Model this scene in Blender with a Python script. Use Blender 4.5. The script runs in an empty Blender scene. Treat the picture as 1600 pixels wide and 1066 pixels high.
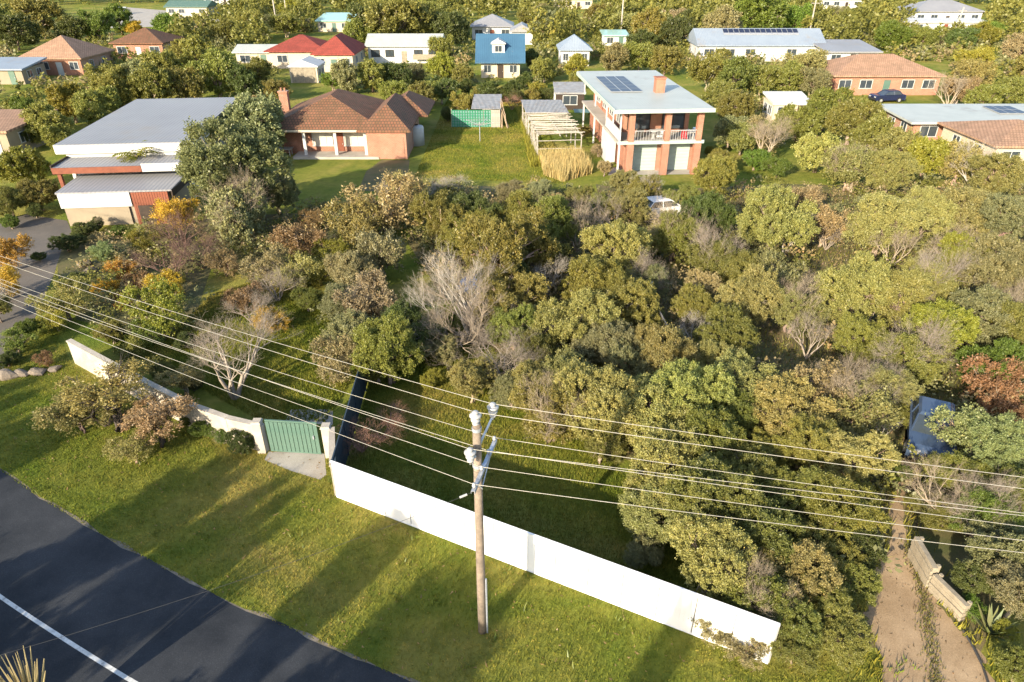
import bpy, math, random
import numpy as np
from mathutils import Vector, Matrix

random.seed(7)
sc = bpy.context.scene
col = sc.collection
R = math.radians

# ------------------------------------------------------------------ camera, light, exposure
CAM_H, PITCH, FPX = 18.4, R(30.0), 1600 * 24 / 36.0
cam_d = bpy.data.cameras.new('camera')
cam_d.lens, cam_d.sensor_width = 24, 36
cam_d.clip_start, cam_d.clip_end = 0.3, 3000
cam = bpy.data.objects.new('camera', cam_d)
cam.location = (0, 0, CAM_H)
cam.rotation_euler = (math.pi / 2 - PITCH, 0, 0)
col.objects.link(cam)
sc.camera = cam

SUN_EL = R(20.0)
SUN_H = Vector((0.55, 0.835, 0)).normalized()          # the way the light travels over the ground
w = bpy.data.worlds.new('World')
sc.world = w
w.use_nodes = True
nt = w.node_tree
sky = nt.nodes.new('ShaderNodeTexSky')
sky.sky_type = 'NISHITA'
sky.sun_disc = False
sky.sun_elevation = SUN_EL
sky.sun_rotation = math.atan2(-SUN_H.x, -SUN_H.y)
sky.air_density, sky.dust_density, sky.ozone_density = 1.0, 1.2, 1.0
bg = nt.nodes['Background']
bg.inputs[1].default_value = 0.15
nt.links.new(sky.outputs[0], bg.inputs[0])
sun_d = bpy.data.lights.new('sun', 'SUN')
sun_d.energy, sun_d.angle, sun_d.color = 4.9, R(0.6), (1.0, 0.87, 0.66)
sun = bpy.data.objects.new('sun', sun_d)
ld = Vector((SUN_H.x * math.cos(SUN_EL), SUN_H.y * math.cos(SUN_EL), -math.sin(SUN_EL)))
sun.rotation_euler = ld.to_track_quat('-Z', 'Y').to_euler()
sun.location = (-30, -50, 60)
col.objects.link(sun)
sc.view_settings.view_transform = 'Standard'
sc.view_settings.look = 'None'
sc.view_settings.exposure = 1.35
sc.view_settings.gamma = 1
sc.view_settings.use_curve_mapping = False
cy = sc.cycles
cy.max_bounces, cy.diffuse_bounces, cy.glossy_bounces = 6, 3, 2
cy.transmission_bounces, cy.transparent_max_bounces = 4, 4
cy.caustics_reflective = cy.caustics_refractive = False
cy.use_denoising = True


def at(u, v, z=0.0):
    """ground (or height z) point that shows at pixel u, v of the 1600 x 1066 photograph"""
    dx, dy = (u - 800) / FPX, (v - 533) / FPX
    s, c = math.sin(PITCH), math.cos(PITCH)
    d = Vector((dx, c - dy * s, -s - dy * c))
    t = (z - CAM_H) / d.z
    return Vector((d.x * t, d.y * t, z))


def depth_of(p):
    return p.y * math.cos(PITCH) + (CAM_H - p.z) * math.sin(PITCH)


# ------------------------------------------------------------------ materials
def new_mat(name):
    m = bpy.data.materials.new(name)
    m.use_nodes = True
    n = m.node_tree.nodes
    n.clear()
    out = n.new('ShaderNodeOutputMaterial')
    return m, n, m.node_tree.links, out


def ramp(n, stops):
    r = n.new('ShaderNodeValToRGB')
    e = r.color_ramp.elements
    while len(e) < len(stops):
        e.new(0.5)
    for i, (p, c) in enumerate(stops):
        e[i].position = p
        e[i].color = (*c, 1)
    return r


def noise(n, l, vec, scale, detail=4, rough=0.6, dist=0.0):
    t = n.new('ShaderNodeTexNoise')
    t.inputs['Scale'].default_value = scale
    t.inputs['Detail'].default_value = detail
    t.inputs['Roughness'].default_value = rough
    t.inputs['Distortion'].default_value = dist
    if vec is not None:
        l.new(vec, t.inputs['Vector'])
    return t


def mat(name, c1, c2=None, scale=3.0, rough=0.75, bump=0.0, bscale=30.0, spec=0.3, metal=0.0, stripe=None, wear=None):
    """two colour noise, fine bump; stripe=(axis, period, depth) adds ribs; wear=(colour, amount)"""
    m, n, l, out = new_mat(name)
    p = n.new('ShaderNodeBsdfPrincipled')
    p.inputs['Roughness'].default_value = rough
    p.inputs['Specular IOR Level'].default_value = spec
    p.inputs['Metallic'].default_value = metal
    l.new(p.outputs[0], out.inputs[0])
    tc = n.new('ShaderNodeTexCoord')
    c2 = c2 or tuple(x * 0.82 for x in c1)
    nz = noise(n, l, tc.outputs['Object'], scale)
    rp = ramp(n, [(0.32, c1), (0.68, c2)])
    l.new(nz.outputs[0], rp.inputs[0])
    colr = rp.outputs[0]
    if wear:
        nw = noise(n, l, tc.outputs['Object'], scale * 0.6, 8, 0.7)
        rw = ramp(n, [(0.62 - wear[1] * 0.3, (0, 0, 0)), (0.72, (1, 1, 1))])
        l.new(nw.outputs[0], rw.inputs[0])
        mx = n.new('ShaderNodeMixRGB')
        mx.inputs[2].default_value = (*wear[0], 1)
        l.new(rw.outputs[0], mx.inputs[0])
        l.new(colr, mx.inputs[1])
        colr = mx.outputs[0]
    l.new(colr, p.inputs['Base Color'])
    h = None
    if bump:
        nb = noise(n, l, tc.outputs['Object'], bscale, 6, 0.65)
        h = nb.outputs[0]
    if stripe:
        ax, per, dep = stripe
        sx = n.new('ShaderNodeSeparateXYZ')
        l.new(tc.outputs['Object'], sx.inputs[0])
        mu = n.new('ShaderNodeMath'); mu.operation = 'MULTIPLY'; mu.inputs[1].default_value = 2 * math.pi / per
        l.new(sx.outputs[ax], mu.inputs[0])
        si = n.new('ShaderNodeMath'); si.operation = 'SINE'
        l.new(mu.outputs[0], si.inputs[0])
        b2 = n.new('ShaderNodeBump'); b2.inputs['Strength'].default_value = dep
        b2.inputs['Distance'].default_value = per * 0.3
        l.new(si.outputs[0], b2.inputs['Height'])
        if h is not None:
            b1 = n.new('ShaderNodeBump'); b1.inputs['Strength'].default_value = bump
            b1.inputs['Distance'].default_value = 0.02
            l.new(h, b1.inputs['Height']); l.new(b2.outputs[0], b1.inputs['Normal'])
            l.new(b1.outputs[0], p.inputs['Normal'])
        else:
            l.new(b2.outputs[0], p.inputs['Normal'])
    elif h is not None:
        b1 = n.new('ShaderNodeBump'); b1.inputs['Strength'].default_value = bump
        b1.inputs['Distance'].default_value = 0.03
        l.new(h, b1.inputs['Height']); l.new(b1.outputs[0], p.inputs['Normal'])
    return m


def brick_mat(name, c1, c2, mortar, bw=0.25, bh=0.085, tile=False):
    m, n, l, out = new_mat(name)
    p = n.new('ShaderNodeBsdfPrincipled'); p.inputs['Roughness'].default_value = 0.85
    p.inputs['Specular IOR Level'].default_value = 0.2
    l.new(p.outputs[0], out.inputs[0])
    tc = n.new('ShaderNodeTexCoord')
    mp = n.new('ShaderNodeMapping')
    l.new(tc.outputs['Object'], mp.inputs[0])
    if not tile:
        mp.inputs['Rotation'].default_value = (math.pi / 2, 0, 0)
    b = n.new('ShaderNodeTexBrick')
    b.inputs['Scale'].default_value = 1.0
    b.inputs['Brick Width'].default_value = bw
    b.inputs['Row Height'].default_value = bh
    b.inputs['Mortar Size'].default_value = 0.012 if not tile else 0.03
    b.inputs['Color1'].default_value = (*c1, 1); b.inputs['Color2'].default_value = (*c2, 1)
    b.inputs['Mortar'].default_value = (*mortar, 1)
    l.new(mp.outputs[0], b.inputs['Vector'])
    nz = noise(n, l, tc.outputs['Object'], 0.7, 7, 0.7)
    rp = ramp(n, [(0.3, (0.75, 0.75, 0.7)), (0.7, (1.15, 1.1, 1.05))])
    l.new(nz.outputs[0], rp.inputs[0])
    mx = n.new('ShaderNodeMixRGB'); mx.blend_type = 'MULTIPLY'; mx.inputs[0].default_value = 1
    l.new(b.outputs[0], mx.inputs[1]); l.new(rp.outputs[0], mx.inputs[2])
    l.new(mx.outputs[0], p.inputs['Base Color'])
    bp = n.new('ShaderNodeBump'); bp.inputs['Strength'].default_value = 0.6; bp.inputs['Distance'].default_value = 0.02
    bp.invert = True
    l.new(b.outputs['Fac'], bp.inputs['Height']); l.new(bp.outputs[0], p.inputs['Normal'])
    return m


def leaf_mat(name, trans=0.4, gloss=0.025):
    """leaf colour = the tree's own colour x a per leaf tint"""
    m, n, l, out = new_mat(name)
    oi = n.new('ShaderNodeObjectInfo')
    at_ = n.new('ShaderNodeAttribute'); at_.attribute_name = 'tint'
    rp = ramp(n, [(0.0, (0.72, 0.75, 0.7)), (0.5, (1.0, 1.0, 1.0)), (0.88, (1.22, 1.16, 1.08)), (1.0, (1.5, 1.25, 1.1))])
    l.new(at_.outputs['Fac'], rp.inputs[0])
    mx = n.new('ShaderNodeMixRGB'); mx.blend_type = 'MULTIPLY'; mx.inputs[0].default_value = 1
    l.new(oi.outputs['Color'], mx.inputs[1]); l.new(rp.outputs[0], mx.inputs[2])
    d = n.new('ShaderNodeBsdfDiffuse'); t = n.new('ShaderNodeBsdfTranslucent'); g = n.new('ShaderNodeBsdfGlossy')
    g.inputs['Roughness'].default_value = 0.45
    l.new(mx.outputs[0], d.inputs[0]); l.new(mx.outputs[0], t.inputs[0])
    a = n.new('ShaderNodeMixShader'); a.inputs[0].default_value = trans
    l.new(d.outputs[0], a.inputs[1]); l.new(t.outputs[0], a.inputs[2])
    b = n.new('ShaderNodeMixShader'); b.inputs[0].default_value = gloss
    l.new(a.outputs[0], b.inputs[1]); l.new(g.outputs[0], b.inputs[2])
    l.new(b.outputs[0], out.inputs[0])
    return m


def bark_mat(name):
    m, n, l, out = new_mat(name)
    p = n.new('ShaderNodeBsdfPrincipled'); p.inputs['Roughness'].default_value = 0.9
    p.inputs['Specular IOR Level'].default_value = 0.15
    oi = n.new('ShaderNodeObjectInfo'); tc = n.new('ShaderNodeTexCoord')
    nz = noise(n, l, tc.outputs['Object'], 9, 5, 0.7)
    rp = ramp(n, [(0.3, (0.6, 0.6, 0.6)), (0.7, (1.2, 1.2, 1.2))])
    l.new(nz.outputs[0], rp.inputs[0])
    mx = n.new('ShaderNodeMixRGB'); mx.blend_type = 'MULTIPLY'; mx.inputs[0].default_value = 1
    l.new(oi.outputs['Color'], mx.inputs[1]); l.new(rp.outputs[0], mx.inputs[2])
    l.new(mx.outputs[0], p.inputs['Base Color']); l.new(p.outputs[0], out.inputs[0])
    return m


def grass_nodes(n, l, vec):
    """lush and straw patches over the ground, shared by the soil sheet and the blades"""
    a = noise(n, l, vec, 0.16, 5, 0.6, 0.6)
    ra = ramp(n, [(0.34, (0.108, 0.15, 0.022)), (0.5, (0.18, 0.19, 0.036)), (0.64, (0.26, 0.225, 0.062))])
    l.new(a.outputs[0], ra.inputs[0])
    b = noise(n, l, vec, 1.6, 6, 0.7)
    rb = ramp(n, [(0.3, (0.72, 0.78, 0.7)), (0.7, (1.25, 1.18, 1.1))])
    l.new(b.outputs[0], rb.inputs[0])
    mx = n.new('ShaderNodeMixRGB'); mx.blend_type = 'MULTIPLY'; mx.inputs[0].default_value = 1
    l.new(ra.outputs[0], mx.inputs[1]); l.new(rb.outputs[0], mx.inputs[2])
    return mx.outputs[0]


def ground_mat():
    m, n, l, out = new_mat('grass_ground')
    p = n.new('ShaderNodeBsdfPrincipled'); p.inputs['Roughness'].default_value = 0.95
    p.inputs['Specular IOR Level'].default_value = 0.1
    g = n.new('ShaderNodeNewGeometry')
    c = grass_nodes(n, l, g.outputs['Position'])
    l.new(c, p.inputs['Base Color'])
    nb = noise(n, l, g.outputs['Position'], 9, 8, 0.75)
    bp = n.new('ShaderNodeBump'); bp.inputs['Strength'].default_value = 0.9; bp.inputs['Distance'].default_value = 0.12
    l.new(nb.outputs[0], bp.inputs['Height']); l.new(bp.outputs[0], p.inputs['Normal'])
    l.new(p.outputs[0], out.inputs[0])
    return m


def blade_mat():
    m, n, l, out = new_mat('grass_blade')
    g = n.new('ShaderNodeNewGeometry')
    c = grass_nodes(n, l, g.outputs['Position'])
    at_ = n.new('ShaderNodeAttribute'); at_.attribute_name = 'tint'
    rp = ramp(n, [(0.0, (0.7, 0.75, 0.7)), (0.8, (1.2, 1.15, 1.1)), (1.0, (1.9, 1.5, 1.7))])
    l.new(at_.outputs['Fac'], rp.inputs[0])
    mx = n.new('ShaderNodeMixRGB'); mx.blend_type = 'MULTIPLY'; mx.inputs[0].default_value = 1
    l.new(c, mx.inputs[1]); l.new(rp.outputs[0], mx.inputs[2])
    d = n.new('ShaderNodeBsdfDiffuse'); t = n.new('ShaderNodeBsdfTranslucent')
    l.new(mx.outputs[0], d.inputs[0]); l.new(mx.outputs[0], t.inputs[0])
    a = n.new('ShaderNodeMixShader'); a.inputs[0].default_value = 0.3
    l.new(d.outputs[0], a.inputs[1]); l.new(t.outputs[0], a.inputs[2])
    l.new(a.outputs[0], out.inputs[0])
    return m


def road_mat(name, c1, c2, spots, big=0.25):
    m, n, l, out = new_mat(name)
    p = n.new('ShaderNodeBsdfPrincipled'); p.inputs['Roughness'].default_value = 0.85
    p.inputs['Specular IOR Level'].default_value = 0.25
    g = n.new('ShaderNodeNewGeometry')
    a = noise(n, l, g.outputs['Position'], big, 6, 0.65)
    ra = ramp(n, [(0.35, c1), (0.66, c2)]); l.new(a.outputs[0], ra.inputs[0])
    b = noise(n, l, g.outputs['Position'], 25, 3, 0.7)
    rb = ramp(n, [(0.3, (0.75,) * 3), (0.6, (1.05,) * 3), (0.75, (spots,) * 3)]); l.new(b.outputs[0], rb.inputs[0])
    mx = n.new('ShaderNodeMixRGB'); mx.blend_type = 'MULTIPLY'; mx.inputs[0].default_value = 1
    l.new(ra.outputs[0], mx.inputs[1]); l.new(rb.outputs[0], mx.inputs[2])
    l.new(mx.outputs[0], p.inputs['Base Color'])
    bp = n.new('ShaderNodeBump'); bp.inputs['Strength'].default_value = 0.35; bp.inputs['Distance'].default_value = 0.02
    l.new(b.outputs[0], bp.inputs['Height']); l.new(bp.outputs[0], p.inputs['Normal'])
    l.new(p.outputs[0], out.inputs[0])
    return m


M = dict(
    ground=ground_mat(), blade=blade_mat(), leaf=leaf_mat('leaf'), bark=bark_mat('bark'),
    asphalt=road_mat('asphalt', (0.016, 0.019, 0.024), (0.040, 0.043, 0.049), 1.9, 0.4),
    drive=road_mat('drive_asphalt', (0.10, 0.09, 0.08), (0.15, 0.13, 0.11), 1.3),
    dirt=road_mat('dirt', (0.25, 0.17, 0.095), (0.39, 0.28, 0.17), 1.3, 0.7),
    litter=road_mat('leaf_litter', (0.075, 0.085, 0.028), (0.16, 0.125, 0.06), 1.5, 0.5),
    concrete=road_mat('concrete', (0.30, 0.27, 0.23), (0.40, 0.37, 0.33), 1.1, 0.6),
    gravel_edge=road_mat('road_edge_gravel', (0.11, 0.095, 0.07), (0.24, 0.2, 0.155), 1.5, 2.0),
    lane_paint=mat('lane_paint', (0.62, 0.62, 0.60), (0.40, 0.40, 0.39), 5, wear=((0.1, 0.1, 0.1), 0.25)),
    white=mat('white_paint', (0.47, 0.47, 0.46), (0.40, 0.40, 0.39), 1.2, 0.6),
    fence_white=mat('white_fence_paint', (0.82, 0.81, 0.79), (0.74, 0.73, 0.70), 0.8, 0.55),
    cream_wall=mat('cream_render', (0.45, 0.40, 0.33), (0.32, 0.28, 0.23), 1.4, 0.85, 0.3, wear=((0.28, 0.25, 0.2), 0.3)),
    dark_fence=mat('slate_steel', (0.035, 0.05, 0.068), (0.025, 0.038, 0.05), 2, 0.5),
    grey_fence=mat('weathered_paling', (0.25, 0.24, 0.23), (0.15, 0.14, 0.13), 4, 0.9, 0.3),
    teal=mat('teal_steel', (0.065, 0.125, 0.10), (0.095, 0.15, 0.118), 1.2, 0.5),
    pole_wood=mat('weathered_pole_timber', (0.24, 0.19, 0.145), (0.13, 0.105, 0.085), 5, 0.9, 0.5, 12),
    porcelain=mat('white_porcelain', (0.36, 0.36, 0.36), (0.28, 0.28, 0.285), 6, 0.25, spec=0.5),
    galv=mat('galvanised_steel', (0.52, 0.55, 0.60), (0.36, 0.39, 0.45), 14, 0.4, metal=0.55),
    wire=mat('aluminium_wire', (0.36, 0.335, 0.28), (0.28, 0.26, 0.22), 3, 0.45, metal=0.2),
    dark_wire=mat('black_cable', (0.05, 0.05, 0.05), None, 3, 0.6),
    grey_roof=mat('grey_steel_roof', (0.235, 0.235, 0.245), (0.20, 0.20, 0.21), 0.25, 0.5, stripe=(0, 0.3, 0.14), wear=((0.22, 0.20, 0.18), 0.12)),
    light_roof=mat('pale_steel_roof', (0.36, 0.38, 0.355), (0.31, 0.33, 0.31), 0.5, 0.5, stripe=(0, 0.25, 0.14), wear=((0.22, 0.20, 0.18), 0.12)),
    blue_grey_roof=mat('blue_grey_steel_roof', (0.22, 0.26, 0.31), (0.19, 0.225, 0.275), 0.4, 0.5, stripe=(0, 0.3, 0.14), wear=((0.22, 0.20, 0.18), 0.12)),
    blue_roof=mat('blue_steel_roof', (0.045, 0.11, 0.18), (0.038, 0.09, 0.15), 0.4, 0.45, stripe=(0, 0.3, 0.14), wear=((0.22, 0.20, 0.18), 0.12)),
    rusty_iron=mat('old_corrugated_iron', (0.33, 0.33, 0.34), (0.24, 0.235, 0.23), 1.6, 0.6, stripe=(0, 0.15, 0.8), wear=((0.25, 0.16, 0.10), 0.2)),
    tile_brown=brick_mat('brown_roof_tile', (0.21, 0.095, 0.058), (0.15, 0.085, 0.05), (0.07, 0.05, 0.035), 0.3, 0.33, True),
    tile_red=brick_mat('red_roof_tile', (0.27, 0.06, 0.045), (0.20, 0.05, 0.038), (0.16, 0.035, 0.03), 0.3, 0.33, True),
    tile_tan=brick_mat('tan_roof_tile', (0.36, 0.23, 0.16), (0.30, 0.19, 0.13), (0.18, 0.11, 0.08), 0.3, 0.33, True),
    brick=brick_mat('red_brick', (0.36, 0.13, 0.075), (0.27, 0.10, 0.06), (0.34, 0.27, 0.22)),
    brick_pale=brick_mat('salmon_brick', (0.40, 0.165, 0.105), (0.33, 0.135, 0.085), (0.34, 0.25, 0.2)),
    cream=mat('cream_weatherboard', (0.50, 0.42, 0.31), (0.43, 0.36, 0.27), 0.8, 0.7),
    tan=mat('tan_render', (0.27, 0.225, 0.16), (0.22, 0.18, 0.13), 0.8, 0.8),
    rust_timber=mat('red_stained_timber', (0.19, 0.06, 0.032), (0.14, 0.045, 0.026), 3, 0.7),
    dark_timber=mat('dark_timber', (0.05, 0.035, 0.025), (0.03, 0.022, 0.018), 3, 0.8),
    grey_timber=mat('silvered_timber', (0.36, 0.33, 0.285), (0.23, 0.21, 0.18), 5, 0.9, 0.4, 20),
    sleeper=mat('pale_sleeper_timber', (0.29, 0.25, 0.185), (0.20, 0.17, 0.125), 4, 0.9, 0.4),
    glass=mat('window_glass', (0.03, 0.04, 0.05), (0.05, 0.06, 0.07), 1, 0.08, spec=0.8),
    blind=mat('window_blind', (0.55, 0.5, 0.42), None, 1, 0.7),
    garage=mat('sage_garage_door', (0.33, 0.40, 0.36), (0.29, 0.36, 0.32), 1, 0.55, stripe=(2, 0.3, 0.15)),
    solar=mat('solar_cell', (0.016, 0.022, 0.045), (0.022, 0.03, 0.06), 2, 0.4, spec=0.25),
    alu=mat('aluminium_frame', (0.5, 0.5, 0.5), None, 5, 0.4, metal=0.5),
    tyre=mat('tyre_rubber', (0.02, 0.02, 0.02), None, 5, 0.9),
    car_white=mat('white_car_paint', (0.78, 0.78, 0.78), (0.74, 0.74, 0.74), 1, 0.25, spec=0.6),
    car_navy=mat('navy_car_paint', (0.012, 0.018, 0.05), (0.015, 0.02, 0.055), 1, 0.2, spec=0.6),
    car_blue=mat('steel_blue_car_paint', (0.045, 0.07, 0.12), (0.04, 0.06, 0.105), 1, 0.25, spec=0.6),
    net=mat('green_netting', (0.015, 0.22, 0.10), (0.01, 0.16, 0.075), 3, 0.6),
    straw=mat('straw_fleck', (0.5, 0.4, 0.2), (0.38, 0.3, 0.14), 2, 0.9),
    stick=mat('dry_stick', (0.40, 0.30, 0.20), (0.28, 0.2, 0.13), 6, 0.9),
    net_back=mat('blue_grey_cloth', (0.16, 0.27, 0.25), (0.10, 0.20, 0.18), 2.5, 0.8),
    tarp=mat('blue_tarp', (0.02, 0.05, 0.14), (0.015, 0.04, 0.11), 3, 0.5),
    red=mat('red_cloth', (0.5, 0.03, 0.04), None, 3, 0.8),
    rock=mat('rock', (0.22, 0.18, 0.14), (0.14, 0.115, 0.09), 2, 0.9, 0.6, 8),
    teal_glass=mat('pale_teal_sheet', (0.30, 0.46, 0.40), (0.26, 0.42, 0.37), 1, 0.3),
    post_grey=mat('shaded_post_grey', (0.24, 0.24, 0.235), None, 2, 0.7),  # fence posts coloured dark so the gaps between white panels look shaded
    rope=mat('orange_rope', (0.45, 0.2, 0.06), None, 5, 0.9),
)


# ------------------------------------------------------------------ mesh and object helpers
class MB:
    def __init__(s):
        s.v, s.f = [], []

    def box(s, c, size, rz=0.0, top=(1, 1), m=None):
        x, y, z = (k / 2 for k in size)
        b = len(s.v)
        ca, sa = math.cos(rz), math.sin(rz)
        for dz in (-1, 1):
            for dx, dy in ((-1, -1), (1, -1), (1, 1), (-1, 1)):
                kx, ky = (1, 1) if dz < 0 else top
                px, py, pz = dx * x * kx, dy * y * ky, dz * z
                q = Vector((c[0] + px * ca - py * sa, c[1] + px * sa + py * ca, c[2] + pz))
                s.v.append(tuple(m @ q if m else q))
        for f in ((0, 3, 2, 1), (4, 5, 6, 7), (0, 1, 5, 4), (1, 2, 6, 5), (2, 3, 7, 6), (3, 0, 4, 7)):
            s.f.append(tuple(b + i for i in f))
        return s

    def poly(s, pts):
        b = len(s.v)
        s.v += [tuple(p) for p in pts]
        s.f.append(tuple(range(b, b + len(pts))))
        return s

    def prism(s, pts, z0, z1):
        """closed prism over a plan outline (counter-clockwise)"""
        b, k = len(s.v), len(pts)
        s.v += [(p[0], p[1], z0) for p in pts] + [(p[0], p[1], z1) for p in pts]
        s.f.append(tuple(b + i for i in reversed(range(k))))
        s.f.append(tuple(b + k + i for i in range(k)))
        for i in range(k):
            j = (i + 1) % k
            s.f.append((b + i, b + j, b + k + j, b + k + i))
        return s

    def solid(s, v, f):
        b = len(s.v)
        s.v += [tuple(p) for p in v]
        s.f += [tuple(b + i for i in q) for q in f]
        return s

    def tube(s, pts, rad, n=6, cap=True):
        pts = [Vector(p) for p in pts]
        if not hasattr(rad, '__len__'):
            rad = [rad] * len(pts)
        b = len(s.v)
        for i, p in enumerate(pts):
            d = (pts[min(i + 1, len(pts) - 1)] - pts[max(i - 1, 0)]).normalized()
            a = Vector((0, 0, 1)) if abs(d.z) < 0.9 else Vector((1, 0, 0))
            x = d.cross(a).normalized(); y = d.cross(x)
            for k in range(n):
                t = 2 * math.pi * k / n
                s.v.append(tuple(p + (x * math.cos(t) + y * math.sin(t)) * rad[i]))
        for i in range(len(pts) - 1):
            for k in range(n):
                j = (k + 1) % n
                s.f.append((b + i * n + k, b + i * n + j, b + (i + 1) * n + j, b + (i + 1) * n + k))
        if cap:
            s.f.append(tuple(b + k for k in reversed(range(n))))
            s.f.append(tuple(b + (len(pts) - 1) * n + k for k in range(n)))
        return s

    def lathe(s, prof, n=12, c=(0, 0, 0)):
        b = len(s.v)
        for r_, z in prof:
            for k in range(n):
                t = 2 * math.pi * k / n
                s.v.append((c[0] + r_ * math.cos(t), c[1] + r_ * math.sin(t), c[2] + z))
        for i in range(len(prof) - 1):
            for k in range(n):
                j = (k + 1) % n
                s.f.append((b + i * n + k, b + i * n + j, b + (i + 1) * n + j, b + (i + 1) * n + k))
        s.f.append(tuple(b + k for k in reversed(range(n))))
        s.f.append(tuple(b + (len(prof) - 1) * n + k for k in range(n)))
        return s

    def mesh(s, name, m, smooth=False):
        me = bpy.data.meshes.new(name)
        me.from_pydata(s.v, [], s.f)
        me.materials.append(m)
        if smooth:
            me.shade_smooth()
        me.update()
        return me

    def build(s, name, m, parent=None, smooth=False, loc=None):
        return link(name, s.mesh(name, m, smooth), parent, loc)


def link(name, me, parent=None, loc=None):
    o = bpy.data.objects.new(name, me)
    col.objects.link(o)
    if parent:
        o.parent = parent
    if loc is not None:
        o.location = loc
    return o


def tag(o, label, cat, group=None):
    o['label'] = label
    o['category'] = cat
    if group:
        o['group'] = group
    return o


def thing(name, label, cat, loc=(0, 0, 0), rz=0.0, group=None):
    o = bpy.data.objects.new(name, None)
    o.empty_display_size = 0.3
    col.objects.link(o)
    o.location = loc
    o.rotation_euler = (0, 0, rz)
    return tag(o, label, cat, group)


def struct(name, mb, m, loc=None):
    o = mb.build(name, m, None, loc=loc)
    o['kind'] = 'structure'
    return o


def stuff(name, me, label=None):
    o = link(name, me)
    o['kind'] = 'stuff'
    if label:
        o['label'] = label
    return o


def numpy_mesh(name, verts, quads, m, tint=None, smooth=False):
    k = quads.shape[1]
    me = bpy.data.meshes.new(name)
    me.vertices.add(len(verts)); me.vertices.foreach_set('co', verts.astype(np.float32).ravel())
    me.loops.add(quads.size); me.loops.foreach_set('vertex_index', quads.astype(np.int32).ravel())
    me.polygons.add(len(quads))
    me.polygons.foreach_set('loop_start', (np.arange(len(quads)) * k).astype(np.int32))
    if tint is not None:
        a = me.attributes.new('tint', 'FLOAT', 'FACE')
        a.data.foreach_set('value', tint.astype(np.float32))
    me.materials.append(m)
    me.update(calc_edges=True)
    return me


# ------------------------------------------------------------------ ground, road, drives
def sheet(name, pts, m, z):
    return struct(name, MB().poly([(p[0], p[1], z) for p in pts]), m)


g = MB()
g.poly([(-1500, -300, 0), (1500, -300, 0), (1500, 2500, 0), (-1500, 2500, 0)])
struct('ground', g, M['ground'])

edge = [Vector(p) for p in ((-62, 56), (-46, 41.5), (-34, 31.6), (-27, 25.9), (-20.8, 21.4), (-15.76, 18.36), (-9.9, 15.3), (-6.3, 13.66),
                            (-2.96, 12.18), (3, 10.0), (9, 8.4), (16, 7.3), (25, 6.6), (40, 6.4), (70, 7))]


def fine(pts, k=6):
    out = []
    for i in range(len(pts) - 1):
        p0, p1, p2, p3 = pts[max(i - 1, 0)], pts[i], pts[i + 1], pts[min(i + 2, len(pts) - 1)]
        for j in range(k):
            t = j / k
            out.append(0.5 * ((2 * p1) + (p2 - p0) * t + (2 * p0 - 5 * p1 + 4 * p2 - p3) * t * t + (3 * p1 - p0 - 3 * p2 + p3) * t ** 3))
    return out + [pts[-1]]


edge = fine(edge)


def offset_line(pts, d):
    out = []
    for i, p in enumerate(pts):
        t = (pts[min(i + 1, len(pts) - 1)] - pts[max(i - 1, 0)]).normalized()
        out.append(p + Vector((t.y, -t.x)) * d)
    return out


def strip(name, a, b, m, z):
    mb = MB()
    n0 = len(a)
    mb.v = [(p.x, p.y, z) for p in a] + [(p.x, p.y, z) for p in b]
    mb.f = [(i, n0 + i, n0 + i + 1, i + 1) for i in range(n0 - 1)]
    return struct(name, mb, m)


rng = random.Random(3)
rough_edge = [p + Vector((rng.uniform(-.05, .05), rng.uniform(-.07, .07))) for p in edge]
strip('road', rough_edge, offset_line(edge, 6.6), M['asphalt'], 0.008)
strip('road_shoulder', [p + Vector((rng.uniform(-.04, .04), rng.uniform(.0, .2))) for p in edge], offset_line(edge, 0.3), M['gravel_edge'], 0.004)
strip('road_line', offset_line(edge, 3.22), offset_line(edge, 3.34), M['lane_paint'], 0.012)
dr = [Vector((p.x, p.y)) for p in (at(*q) for q in ((1360, 905), (1352, 960), (1372, 1010), (1385, 1066), (1398, 1160), (1600, 1160), (1562, 1085), (1532, 1025),
                                      (1490, 975), (1452, 925), (1428, 880), (1420, 845), (1410, 790), (1425, 740), (1405, 735), (1392, 790), (1388, 850)))]
dr = [p + Vector((rng.uniform(-.13, .13), rng.uniform(-.13, .13))) for p in fine(dr + dr[:1], 7)[:-1]]
sheet('dirt_drive', dr, M['dirt'], 0.004)
sheet('asphalt_drive', [at(*p) for p in ((-60, 372), (40, 335), (105, 345), (112, 362), (98, 385), (84, 430), (62, 480), (36, 540), (20, 560), (-20, 600), (-90, 600))], M['drive'], 0.004)
sheet('concrete_apron', [at(*p) for p in ((413, 719), (420, 706), (507, 709), (510, 742), (500, 750), (455, 736))], M['concrete'], 0.004)
sheet('concrete_pad', [at(*p) for p in ((455, 640), (520, 640), (520, 664), (445, 660))], M['concrete'], 0.004)
sheet('forest_floor', [(8.5, 13.5), (14, 13), (17, 16), (18.5, 22), (24, 18), (60, 20), (60, 58), (24, 60), (11, 58), (7.5, 60), (6.5, 30)], M['litter'], 0.003)
sheet('thicket_floor', [(2.0, 24), (5.5, 21.5), (7, 17), (6.5, 30), (7.0, 58), (-7, 60), (-7.5, 46), (-3, 34)], M['litter'], 0.0035)
sheet('brick_paving', [at(*p) for p in ((572, 268), (596, 250), (640, 250), (636, 290), (600, 300), (560, 298))], M['litter'], 0.004)
sheet('house_slab', [at(*p) for p in ((955, 262), (1105, 262), (1112, 272), (950, 274))], M['concrete'], 0.004)
sheet('garden_bed', [at(*p) for p in ((90, 365), (210, 360), (330, 340), (520, 330), (540, 420), (330, 420), (290, 540), (120, 500), (90, 430))], M['litter'], 0.0035)
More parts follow.
